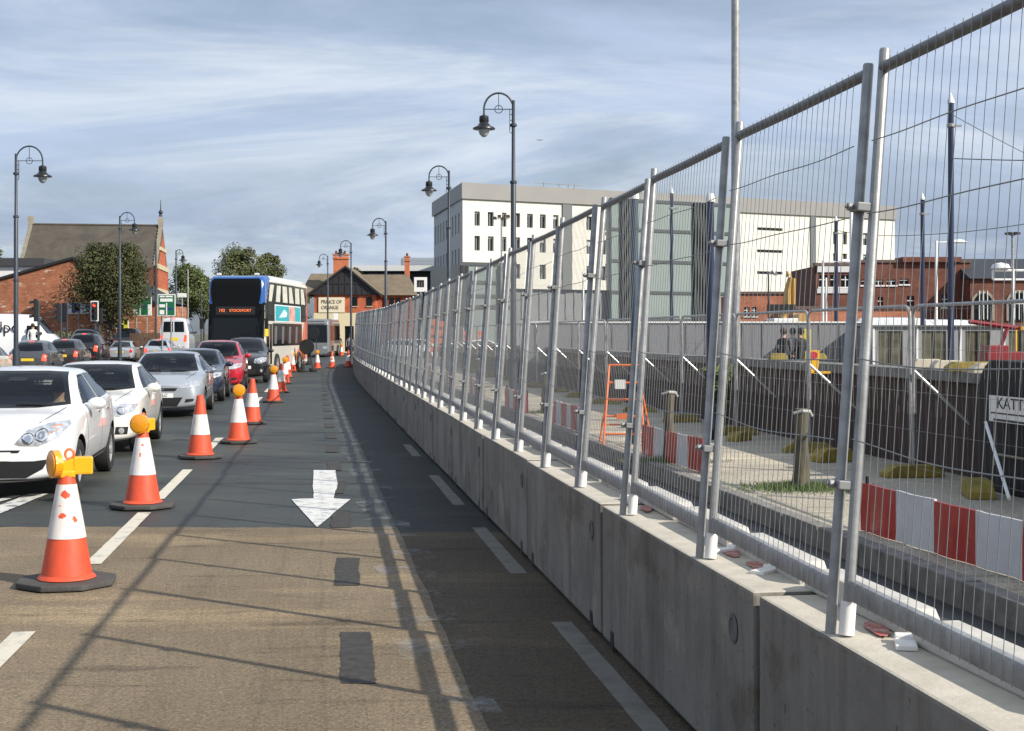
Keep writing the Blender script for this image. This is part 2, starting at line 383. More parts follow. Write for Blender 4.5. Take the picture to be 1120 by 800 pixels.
# blacked-out old lane line
for i in range(22):
    y0 = 7.55+2.93*i; 
    if i in (2, 3) : y0 += .2
    x0 = -.81-.137*(y0-7.55); q = MB(); vs = []
    for k in range(31):
        y = y0+1.3*k/30; x = x0-.12*(y-y0); s_ = .03*noise.noise((k*.09, i*3.1, 1.0))
        vs += [(x-.10+s_+.014*noise.noise((k*.7, i, 5)), y+(.02*noise.noise((i, 1, 1)) if k in (0, 30) else 0), .0075), (x+.09+s_+.014*noise.noise((k*.7, i, 9)), y, .0075)]
    q.add(vs, [(2*k, 2*k+1, 2*k+3, 2*k+2) for k in range(30)]); struct('tar_patch', q, TAR)
# long seam of fresh tar, cracks across the road, pale scuff of cement by the blocks
for (px, yy, w) in ((-2.55, 20.5, 4.5), (-3.0, 26.8, 3.2), (-2.2, 17.6, 5.0)):
    q = MB(); vs = []
    for k in range(25):
        x = px-w/2+w*k/24; vs += [(x, yy+.03*noise.noise((k*.4, yy, 0)), .003), (x, yy+.05+.03*noise.noise((k*.4, yy, 0)), .003)]
    q.add(vs, [(2*k, 2*k+1, 2*k+3, 2*k+2) for k in range(24)]); struct('tar_seam', q, TAR)
SCUFF = bpy.data.materials.new('cement_scuff'); SCUFF.use_nodes = True
def scuffmat():
    nt = SCUFF.node_tree; N = nt.nodes; L = nt.links; b = N['Principled BSDF']; b.inputs['Base Color'].default_value = (.42, .42, .42, 1); b.inputs['Roughness'].default_value = .9
    tc = N.new('ShaderNodeTexCoord'); n = N.new('ShaderNodeTexNoise'); n.inputs['Scale'].default_value = 2.2; n.inputs['Detail'].default_value = 10; n.inputs['Roughness'].default_value = .75
    L.new(tc.outputs['Object'], n.inputs['Vector']); r = N.new('ShaderNodeMapRange'); r.inputs['From Min'].default_value = .52; r.inputs['From Max'].default_value = .82; r.inputs['To Max'].default_value = .75
    sp = N.new('ShaderNodeTexCoord'); L.new(n.outputs['Fac'], r.inputs['Value'])
    L.new(r.outputs[0], b.inputs['Alpha'])
scuffmat()
mb = MB(); vs = []
for k in range(60):
    Y = 6.5+k*.75; w = .22+.16*noise.noise((k*.5, 1, 1)); c = bx(Y)-1.02+.10*noise.noise((k*.3, 4, 2)); vs += [(c-w, Y, .0105), (c+w, Y, .0105)]
mb.add(vs, [(2*k, 2*k+1, 2*k+3, 2*k+2) for k in range(59)]); struct('cement_scuff', mb, SCUFF)
# yellow double lines in the closed lane, broken up
for i, y0 in enumerate((8.2, 10.2, 12.2, 13.9, 15.3, 17.0, 21.0, 22.8)):
    for o in (1.55, 1.85):
        y1 = y0+1.25; dash('yellow_line', (bx(y0)+o, y0), (bx(y1)+o, y1), .10, YPAINT, z=.010)
# dark strips at the foot of the blocks, barrier shade painted into the road
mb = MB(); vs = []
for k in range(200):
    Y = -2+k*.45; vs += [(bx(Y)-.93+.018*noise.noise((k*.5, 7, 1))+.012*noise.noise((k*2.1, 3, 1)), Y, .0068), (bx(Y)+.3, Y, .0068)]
mb.add(vs[68:], [(2*k, 2*k+1, 2*k+3, 2*k+2) for k in range(165)]); struct('shade_strip', mb, SHADE_ASPH)
mb = MB(); mb.add(vs[:70], [(2*k, 2*k+1, 2*k+3, 2*k+2) for k in range(34)]); struct('shade_buff_strip', mb, asphalt_mat('shade_buff', (.072, .056, .038), (.092, .073, .050), (.060, .047, .032), .85, 75))  # near part: buff darkened for the same painted shade
# raised site level beyond the low wall
TZ = 0.30
mb = MB(); vs, fs = strip(4, 96, WO+.35, 60, TZ, 3); mb.add(vs, fs); n = len(mb.v)
struct('site_ground', mb, mat('site_dirt', (.20, .18, .15), .9, var=.35, vscale=1.2, bump=.3, bscale=12))
# hills
mb = MB(); vs = []; n = 90
for i in range(n+1):
    x = -2600+5200*i/n; h = 118+40*noise.noise((i*.11, .5, 0))+12*noise.noise((i*.5, 2.5, 0))
    vs += [(x, 3000, -5), (x, 3300, h*.7), (x, 3700, h)]
fs = []
for i in range(n): fs += [(3*i, 3*i+3, 3*i+4, 3*i+1), (3*i+1, 3*i+4, 3*i+5, 3*i+2)]
mb.add(vs, fs); struct('hills', mb, mat('hill_moor', (.13, .15, .17), .95, var=.25, vscale=.006))

# ------------------------------------------------------------------ concrete blocks and the fence on them
BH = .835; BW = .37
def recess_mesh():
    q = MB(); q.lathe([(.055, 0), (.062, .004), (.045, .006), (.04, .002), (0.0, .002)], 16); return q
proto = None
J0 = 5.62; BL = 2.97
places = list(range(-3, 27))
for n, k in enumerate(places):
    Yc = J0+BL*k+BL/2; d = bdir(Yc); nrm = Vector((d.y, -d.x, 0))
    c = Vector((bx(Yc), Yc, 0))+nrm*BW/2
    if proto is None:
        t = thing('concrete_barrier', 'x', 'concrete barrier', (0, 0, 0), 0, 'concrete barrier blocks in the row under the fence')
        q = MB(); q.prism([(-BW/2, .045), (-BW/2, BH), (BW/2-.02, BH), (BW/2, BH-.03), (BW/2, .045), (.14, .045), (.14, .0), (-.14, 0), (-.14, .045)], -1.481, 1.481, Matrix(((1, 0, 0, 0), (0, 0, 1, 0), (0, 1, 0, 0), (0, 0, 0, 1))))
        bl = q.build('block', [CONC, mat('concrete_sunlit_top', (.42, .385, .32), .9, col2=(.56, .52, .44), vscale=7, bump=.15, bscale=60)], t, bevel=.014)
        for f_ in bl.data.polygons: f_.material_index = 1 if f_.normal.z > .6 else 0  # upward faces take the paler material, sunlight put into its colour
        for yy in (-1.22,): recess_mesh().build('lifting_recess', mat('concrete_dark', (.12, .115, .11), .9, var=.3), t).matrix_local = Matrix.Translation((-BW/2-.001, yy, .64)) @ Matrix.Rotation(R(-90), 4, 'Y')
        for yy in (-1.2, 1.2):
            q = MB(); q.prism([(-.05, .0), (-.035, .1), (.035, .1), (.05, 0)], -.004, .004, Matrix(((0, 0, 1, 0), (1, 0, 0, 0), (0, 1, 0, 0), (0, 0, 0, 1))))
            q.build('fork_notch', BLACK, t, loc=(-BW/2, yy, .03))
        proto = t
    else: t = copy_tree(proto)
    t.location = c; t.rotation_euler = (R(random.uniform(-.25, .25)), R(random.uniform(-.3, .3)), math.atan2(-d.x, d.y)+R(random.uniform(-.12, .12)))
    t.location += nrm*random.uniform(-.004, .004)
    near = n-1
    t['label'] = (f'grey concrete barrier block under the fence, {ORD[near]} from the camera' if 0 <= near < 8 else 'small distant grey concrete barrier block at the far end of the fence line' if near >= 8 else 'grey concrete barrier block beside the camera')

# low light kerb units along the back of the blocks
proto = None
for n in range(34):
    Yc = 3.2+1.02*n; d = bdir(Yc); nrm = Vector((d.y, -d.x, 0)); c = Vector((bx(Yc), Yc, BH+.001))+nrm*(BW-.07)
    if proto is None:
        q = MB(); q.prism([(-.49, 0), (-.49, .06), (-.45, .095), (.38, .095), (.49, .03), (.49, 0)], -.06, .06, YZ)
        proto = q.build('kerb_ballast', mat('pale_concrete', (.50, .48, .44), .85, var=.15, vscale=8, bump=.1), bevel=.008); o = proto
    else:
        o = proto.copy(); link(o)
    o.location = c; o.rotation_euler = (0, 0, math.atan2(-d.x, d.y)+R(random.uniform(-1.2, 1.2)))
    tag(o, f'long pale kerb piece lying on the back of the barrier, {ORD[n]} from the camera' if n < 8 else 'small distant pale kerb piece lying on the back of the barrier', 'ballast', 'pale kerb pieces along the back of the concrete barrier')

PL = 1.70
def make_panel():
    t = thing('mesh_fence', 'x', 'fence panel', (0, 0, 0), 0, 'galvanised mesh fence panels standing on the concrete barrier')
    L_ = PL-.035
    for (x, z0, z1) in ((.026, .11, 2.015), (L_-.004, -.035, 1.985)):
        q = MB(); q.tube([(x, 0, z0), (x, 0, z1-.006), (x, 0, z1)], [.0195, .0195, .016], 10); q.build('post', GALV, t, smooth=True)
    q = MB(); q.tube([(.03, 0, 1.95), (L_*.5, 0, 1.947), (L_-.008, 0, 1.95)], .0205, 10); q.build('top_rail', GALVR, t, smooth=True)
    q = MB(); q.box((L_*.5+.01, 0, .160), (L_-.03, .036, .072)); q.build('bottom_rail', GALV, t, bevel=.014, smooth=True)
    q = MB(); n = 25; rng = random.Random(3)
    for i in range(n):
        x = .075+(L_-.15)*i/(n-1); yb = -.023
        pts = [(x+rng.uniform(-.004, .004), yb, .125), (x, yb, .70), (x+rng.uniform(-.003, .003), yb-.003, 1.25), (x, yb, 1.968)]
        q.tube(pts, .0013, 4, caps=False)
    for z in (1.70, 1.45, .945, .665):
        pts = []
        for i in range(15):
            x = .03+(L_-.04)*i/14; pts.append((x, -.027+.004*math.sin(i*.8), z+.006*math.sin(i*.45+z*3)-.014*math.sin(math.pi*i/14)))
        q.tube(pts, .0022, 4, caps=False)
    q.build('wire_mesh', GALVD, t)
    for z in (.52, 1.48):
        c = MB(); c.box((L_+.022, -.003, z), (.085, .052, .030)).tube([(L_+.022, -.06, z), (L_+.022, .05, z)], .008, 6).tube([(L_+.022, -.052, z), (L_+.022, -.034, z)], .016, 6)
        c.build('clamp', GALVD, t, bevel=.004)
    s = MB(); s.lathe([(.0, 0.0), (.027, 0), (.027, .115), (.022, .115), (.022, .02)], 14); s.build('pipe_sleeve', WHITEP, t, smooth=True, loc=(.026, 0, .004))
    return t
pp = make_panel()
POSTS = [4.86-1.66*3+1.66*i for i in range(4)]
for sp_ in [1.64, 1.60, 1.42, 1.42]: POSTS.append(POSTS[-1]+sp_)
while POSTS[-1] < 82: POSTS.append(POSTS[-1]+1.47)
def post_at(k): Y = POSTS[k+3]; return Vector((bx(Y), Y, BH))
def hscale(Y):
    T = [(0, 1.0), (5, 1.0), (9.5, .965), (16, .905), (25, .87), (36, .86), (50, .92), (70, 1.02), (100, 1.02)]
    for (a, u), (b, v) in zip(T, T[1:]):
        if Y <= b: return u+(v-u)*(Y-a)/(b-a)
for n, k in enumerate(range(-3, len(POSTS)-4)):
    t = pp if n == 0 else copy_tree(pp)
    a = post_at(k+1); b = post_at(k); Ya = a.y
    d = bdir(Ya-.8); nrm = Vector((d.y, -d.x, 0))
    a = a+nrm*(.060+random.uniform(-.008, .008)); b = b+nrm*(.028+random.uniform(-.006, .006))
    t.location = a+Vector((0, 0, random.uniform(0, .006)))
    e = b-a; t.rotation_euler = (R(-4.1+random.uniform(-.45, .45)), R(random.uniform(-.25, .25)), math.atan2(e.y, e.x))
    t.scale = (e.length/PL, 1, hscale((a.y+b.y)/2))
    v = k+1
    t['label'] = (f'tall galvanised mesh fence panel leaning outward on the concrete barrier, {ORD[v]} from the right edge' if 0 <= v < 12 else 'small distant mesh fence panel in the narrowing far run on the barrier' if v >= 12 else 'mesh fence panel on the barrier beside the camera')
for i, (px, py) in enumerate(((958, 697), (815, 610), (700, 560), (840, 625))):
    Y = (EYE-BH)*F/(py-HZ); q = MB(); n = 20; q.add([(.035*math.cos(a)*(1+.5*noise.noise((math.cos(a)*2, math.sin(a)*2, i*3.0))), .13*math.sin(a)*(1+.5*noise.noise((math.cos(a)*2, math.sin(a)*2, i*3.0+9))), 0) for a in [2*math.pi*k/n for k in range(n)]], [tuple(range(n))])
    o = q.build('marking_paint', mat('marker_spray', (.42, .10, .09), .8, col2=(.46, .38, .32), vscale=18, detail=8, lo=.45, hi=.6), loc=(bx(Y)+.19, Y+.1, BH+.008)); o['kind'] = 'structure'
# white plastic wedges lying on the blocks
for i, (px, py) in enumerate(((760, 604), (838, 627), (985, 707), (640, 548))):
    Y = (EYE-BH)*F/(py-HZ); q = MB(); q.box((0, 0, .009), (.16, .07, .018)); q.box((.05, 0, .02), (.05, .065, .02))
    o = q.build('plastic_wedge', WHITEP, bevel=.004, loc=(bx(Y)+.2, Y, BH+.001)); o.rotation_euler = (0, 0, .35+.5*i)
    tag(o, f'white plastic wedge lying on the sunlit top of the concrete barrier, {["second", "third", "nearest", "farthest"][i]} one', 'wedge', 'white plastic wedges on the barrier')
# ------------------------------------------------------------------ vehicles
def paint(name, col, rough=.32, metal=0.0, flake=0.0):
    return mat('paint_'+name, col, rough, metal, var=.05, vscale=1.5, coat=1.0)
PW = paint('white', (.78, .79, .80)); PW2 = paint('warm_white', (.76, .75, .70)); PSIL = paint('silver', (.50, .53, .57), .35, .55); PBLUE = paint('navy', (.012, .018, .04)); PRED = paint('red', (.42, .008, .022))
PBLK = paint('black', (.008, .008, .010)); PGREY = paint('grey', (.075, .078, .085), .35, .4); PGREY2 = paint('dark_grey', (.045, .04, .043), .35, .4); PCRM = paint('cream', (.62, .58, .48))

#        t    zb   wS   wM   zM   wB   zB   wT   zT
HATCH = [(.00, .24, .58, .63, .46, .57, .69, .42, .74), (.07, .19, .74, .78, .46, .71, .755, .52, .81), (.38, .18, .81, .88, .50, .80, .845, .60, .905), (.78, .18, .82, .90, .52, .84, .895, .65, .965), (1.15, .19, .83, .90, .55, .85, .93, .66, 1.00),
         (1.58, .19, .83, .90, .57, .86, .965, .63, 1.24), (1.98, .19, .83, .90, .58, .86, .985, .60, 1.44), (2.60, .19, .83, .90, .59, .86, 1.0, .595, 1.485), (3.35, .20, .83, .90, .60, .85, 1.03, .57, 1.445), (3.72, .20, .82, .89, .60, .83, 1.04, .54, 1.29), (3.98, .22, .80, .86, .60, .80, 1.02, .53, 1.10), (4.20, .26, .77, .80, .58, .75, .93, .52, .99), (4.30, .32, .66, .68, .55, .62, .80, .48, .86)]
SALOON = [*HATCH[:8], (3.0, .2, .83, .9, .6, .85, 1.01, .56, 1.44), (3.55, .2, .82, .89, .6, .83, 1.02, .58, 1.16), (3.85, .22, .81, .88, .6, .81, 1.01, .60, 1.06), (4.22, .26, .78, .82, .58, .77, .96, .58, 1.03), (4.30, .32, .68, .70, .55, .64, .85, .52, .92)]
ESTATE = [*HATCH[:8], (3.4, .2, .83, .9, .6, .85, 1.02, .56, 1.46), (3.85, .2, .82, .89, .6, .83, 1.03, .55, 1.41), (4.08, .22, .80, .86, .6, .80, 1.02, .54, 1.14), (4.22, .26, .78, .82, .58, .77, .93, .53, .99), (4.30, .32, .68, .70, .55, .64, .82, .5, .88)]
VAN = [(.00, .26, .62, .66, .46, .60, .62, .50, .66), (.08, .20, .80, .84, .46, .76, .68, .58, .72), (.45, .19, .84, .9, .5, .83, .80, .64, .86), (.78, .19, .85, .9, .5, .86, .90, .70, .95), (1.20, .19, .86, .9, .52, .865, .93, .70, 1.17), (1.58, .19, .86, .9, .52, .87, .95, .69, 1.40), (1.9, .19, .86, .9, .52, .875, .96, .69, 1.455), (2.8, .19, .86, .9, .52, .88, .97, .70, 1.47), (4.0, .19, .86, .9, .52, .88, .97, .70, 1.465), (4.24, .20, .86, .89, .52, .87, .97, .69, 1.45), (4.30, .22, .83, .86, .52, .84, .95, .66, 1.40)]
sh_ = lambda t: t*.55 if t < 1.9 else 1.045+(t-1.9)*(4.3-1.045)/2.4
VAN2 = [(sh_(r_[0]), *r_[1:]) for r_ in VAN]
STN = dict(van2=VAN2, hatch=HATCH, saloon=SALOON, estate=ESTATE, suv=ESTATE, van=VAN)
# windows as side-view outlines (t, z) and front/rear-view outlines (x, z) in the same reference size
SIDE = dict(
    hatch=[[(1.50, 1.02), (1.62, 1.03), (2.42, 1.045), (2.42, 1.375), (2.12, 1.365), (1.86, 1.24)], [(2.49, 1.05), (3.28, 1.075), (3.22, 1.34), (2.95, 1.375), (2.49, 1.38)], [(3.34, 1.08), (3.62, 1.12), (3.42, 1.26), (3.30, 1.31)]],
    saloon=[[(1.50, 1.02), (1.62, 1.03), (2.42, 1.045), (2.42, 1.375), (2.12, 1.365), (1.86, 1.24)], [(2.49, 1.05), (3.25, 1.06), (3.12, 1.30), (2.85, 1.37), (2.49, 1.38)]],
    estate=[[(1.50, 1.02), (1.62, 1.03), (2.42, 1.045), (2.42, 1.375), (2.12, 1.365), (1.86, 1.24)], [(2.49, 1.05), (3.25, 1.06), (3.22, 1.36), (2.49, 1.38)], [(3.32, 1.065), (3.85, 1.08), (3.70, 1.33), (3.30, 1.36)]],
    van=[[(1.18, .92), (1.30, .86), (1.95, .87), (1.95, 1.17), (1.42, 1.16)]])
SIDE['suv'] = SIDE['estate']; SIDE['van2'] = [[(sh_(a), b) for a, b in SIDE['van'][0]]]
WSC = dict(hatch=[(-.70, 1.03), (-.35, 1.00), (.35, 1.00), (.70, 1.03), (.545, 1.405), (.3, 1.42), (-.3, 1.42), (-.545, 1.405)])
WSC['saloon'] = WSC['estate'] = WSC['suv'] = WSC['hatch']
WSC['van'] = [(-.70, .965), (0, .955), (.70, .965), (.62, 1.35), (.3, 1.37), (-.3, 1.37), (-.62, 1.35)]
REARW = dict(hatch=[(-.58, 1.08), (0, 1.06), (.58, 1.08), (.46, 1.37), (0, 1.39), (-.46, 1.37)], saloon=[(-.60, 1.09), (0, 1.075), (.60, 1.09), (.45, 1.36), (0, 1.38), (-.45, 1.36)])
WSC['van2'] = WSC['van']
REARW['estate'] = REARW['suv'] = REARW['hatch']; REARW['van'] = REARW['van2'] = [(-.62, .98), (-.04, .98), (-.04, 1.33), (-.58, 1.33)]

def patch(bvh, poly, view, off, step=.07, seg=.05):
    """a piece of sheet that follows the body: poly is drawn in front ('f': x,z), rear ('r'), left ('l': t,z) or right ('s') view and pressed on to the body"""
    bm = bmesh.new(); pts = []
    for i, a in enumerate(poly):
        b = poly[(i+1) % len(poly)]; n = max(1, int(math.dist(a, b)/seg))
        for k in range(n): pts.append((a[0]+(b[0]-a[0])*k/n, a[1]+(b[1]-a[1])*k/n))
    f = bm.faces.new([bm.verts.new((p[0], p[1], 0)) for p in pts])
    xs = [p[0] for p in pts]; ys = [p[1] for p in pts]
    for ax, lo, hi in ((0, min(xs), max(xs)), (1, min(ys), max(ys))):
        q = lo+step
        while q < hi-.01:
            bmesh.ops.bisect_plane(bm, geom=bm.verts[:]+bm.edges[:]+bm.faces[:], plane_co=(q, 0, 0) if ax == 0 else (0, q, 0), plane_no=(1, 0, 0) if ax == 0 else (0, 1, 0)); q += step
    bm.verts.ensure_lookup_table(); bm.verts.index_update(); out = []; ok = []; lastd = None
    o, d = {'f': (lambda u, v: (u, -20, v), (0, 1, 0)), 'r': (lambda u, v: (u, 20, v), (0, -1, 0)), 's': (lambda u, v: (20, u, v), (-1, 0, 0)), 'l': (lambda u, v: (-20, u, v), (1, 0, 0))}[view]
    d = Vector(d)
    for v in bm.verts:
        h = bvh.ray_cast(Vector(o(v.co.x, v.co.y)), d)
        if h[0] is None: out.append(None)
        else:
            n = h[1] if h[1].dot(d) < 0 else -h[1]; out.append(h[0]+n*off)
    idx = {}; vs = []; fs = []
    for f in bm.faces:
        if any(out[v.index] is None for v in f.verts): continue
        g = []
        for v in f.verts:
            if v.index not in idx: idx[v.index] = len(vs); vs.append(tuple(out[v.index]))
            g.append(idx[v.index])
        fs.append(tuple(g))
    bm.free(); q = MB(); q.add(vs, fs); return q
def solid(o, t):
    """gives the sheet its thickness, inwards"""
    me = o.data; bm = bmesh.new(); bm.from_mesh(me); bmesh.ops.recalc_face_normals(bm, faces=bm.faces)
    bm.to_mesh(me); bm.free(); return o

def make_wheel(parent, loc, r, w, simple, rimmat):
    t = MB(); t.lathe([(r*.62, -w*.5), (r*.9, -w*.5), (r*.985, -w*.40), (r, -w*.2), (r, w*.2), (r*.985, w*.40), (r*.9, w*.5), (r*.62, w*.46), (r*.62, -w*.5)], 26)
    M = Matrix.Rotation(R(90), 4, 'Y')
    wl = t.build('wheel', RUBBER, parent, smooth=True); wl.matrix_local = Matrix.Translation(loc) @ M
    s = 1 if loc[0] > 0 else -1
    q = MB(); z = w*.40*s
    q.m(1).lathe([(r*.63, z*.4), (0, z*.4)], 24)
    q.m(0).lathe([(r*.56, z*.8), (r*.56, z), (r*.63, z*1.02), (r*.645, z*.8)], 26)
    for k in range(5):
        for e in (-.13, .13):
            a = 2*math.pi*k/5+e
            q.add([(math.cos(a-.07)*r*.1, math.sin(a-.07)*r*.1, z*.9), (math.cos(a+.07)*r*.1, math.sin(a+.07)*r*.1, z*.9), (math.cos(a+.07)*r*.58, math.sin(a+.07)*r*.58, z), (math.cos(a-.07)*r*.58, math.sin(a-.07)*r*.58, z)], [(0, 1, 2, 3)])
    q.lathe([(r*.13, z*.7), (r*.13, z*.98), (r*.06, z*1.04), (0, z*1.04)], 12)
    q.build('rim', [rimmat, BLACK], wl, smooth=False)
    return wl

def inpoly(p, poly):
    c = False; n = len(poly)
    for i in range(n):
        a, b = poly[i], poly[i-1]
        if (a[1] > p[1]) != (b[1] > p[1]) and p[0] < (b[0]-a[0])*(p[1]-a[1])/(b[1]-a[1])+a[0]: c = not c
    return c
UPH = mat('seat_cloth', (.030, .030, .033), .85); DASH = mat('dash_plastic', (.020, .020, .022), .7)
def interior(root, b, kind, sx, sy, sz, T):
    """opens the windows in the shell and fits seats and a dashboard inside"""
    me = b.data; bm = bmesh.new(); bm.from_mesh(me); kill = []
    zones = [('f', T(WSC[kind], 'f')), ('r', T(REARW[kind], 'r'))]+[('s', T(w, 's')) for w in SIDE[kind]]
    for f in bm.faces:
        c = f.calc_center_median(); n = f.normal
        for v, poly in zones:
            if v == 'f' and not (n.y < -.15 and n.z > .1 and c.y < 0): continue
            if v == 'r' and not (n.y > .15 and c.y > 0): continue
            if v == 's' and not abs(n.x) > .35: continue
            g = lambda q: (q.y, q.z) if v == 's' else (q.x, q.z)
            if inpoly(g(c), poly):
                cx = sum(p[0] for p in poly)/len(poly); cz = sum(p[1] for p in poly)/len(poly)
                sh = [(cx+(p[0]-cx)*.95, cz+(p[1]-cz)*.90) for p in poly]
                if all(inpoly(g(w.co), poly) for w in f.verts): f.material_index = 1
                if all(inpoly(g(w.co), sh) for w in f.verts): kill.append(f)
    bmesh.ops.delete(bm, geom=list(set(kill)), context='FACES'); bm.to_mesh(me); bm.free()
    Y = lambda t: (t-2.15)*sy
    q = MB(); q.prism([(Y(1.25), .80*sz), (Y(1.75), .86*sz), (Y(1.80), .62*sz), (Y(1.3), .60*sz)], -.70*sx, .70*sx, YZ); q.build('dashboard', DASH, root, bevel=.03)
    for x in (-.37, .37):
        q = MB(); q.box((x*sx, Y(2.35), .42*sz), (.50, .52, .16)); q.prism([(Y(2.50), .40*sz), (Y(2.66), .42*sz), (Y(2.82), 1.02*sz), (Y(2.70), 1.04*sz)], (x-.24)*sx, (x+.24)*sx, YZ); q.build('seat', UPH, root, bevel=.04)
        q = MB(); q.box((x*sx, Y(2.80), 1.16*sz), (.26, .10, .17)); q.build('headrest', UPH, root, bevel=.03)
    q = MB(); q.prism([(Y(3.25), .35*sz), (Y(3.55), .40*sz), (Y(3.68), 1.0*sz), (Y(3.52), 1.02*sz)], -.62*sx, .62*sx, YZ); q.build('rear_seat', UPH, root, bevel=.04)
    q = MB(); M = Matrix.Translation((-.37*sx, Y(1.95), .86*sz)) @ Matrix.Rotation(R(65), 4, 'X'); q.tube([M @ Vector((.18*math.cos(a), .18*math.sin(a), 0)) for a in [2*math.pi*i/18 for i in range(19)]], .014, 6, caps=False); q.build('steering_wheel', DASH, root, smooth=True)
    q = MB(); q.add([(-.8*sx, Y(1.0), .30), (.8*sx, Y(1.0), .30), (.8*sx, Y(3.9), .30), (-.8*sx, Y(3.9), .30)], [(0, 1, 2, 3)]); q.build('cabin_floor', DASH, root)

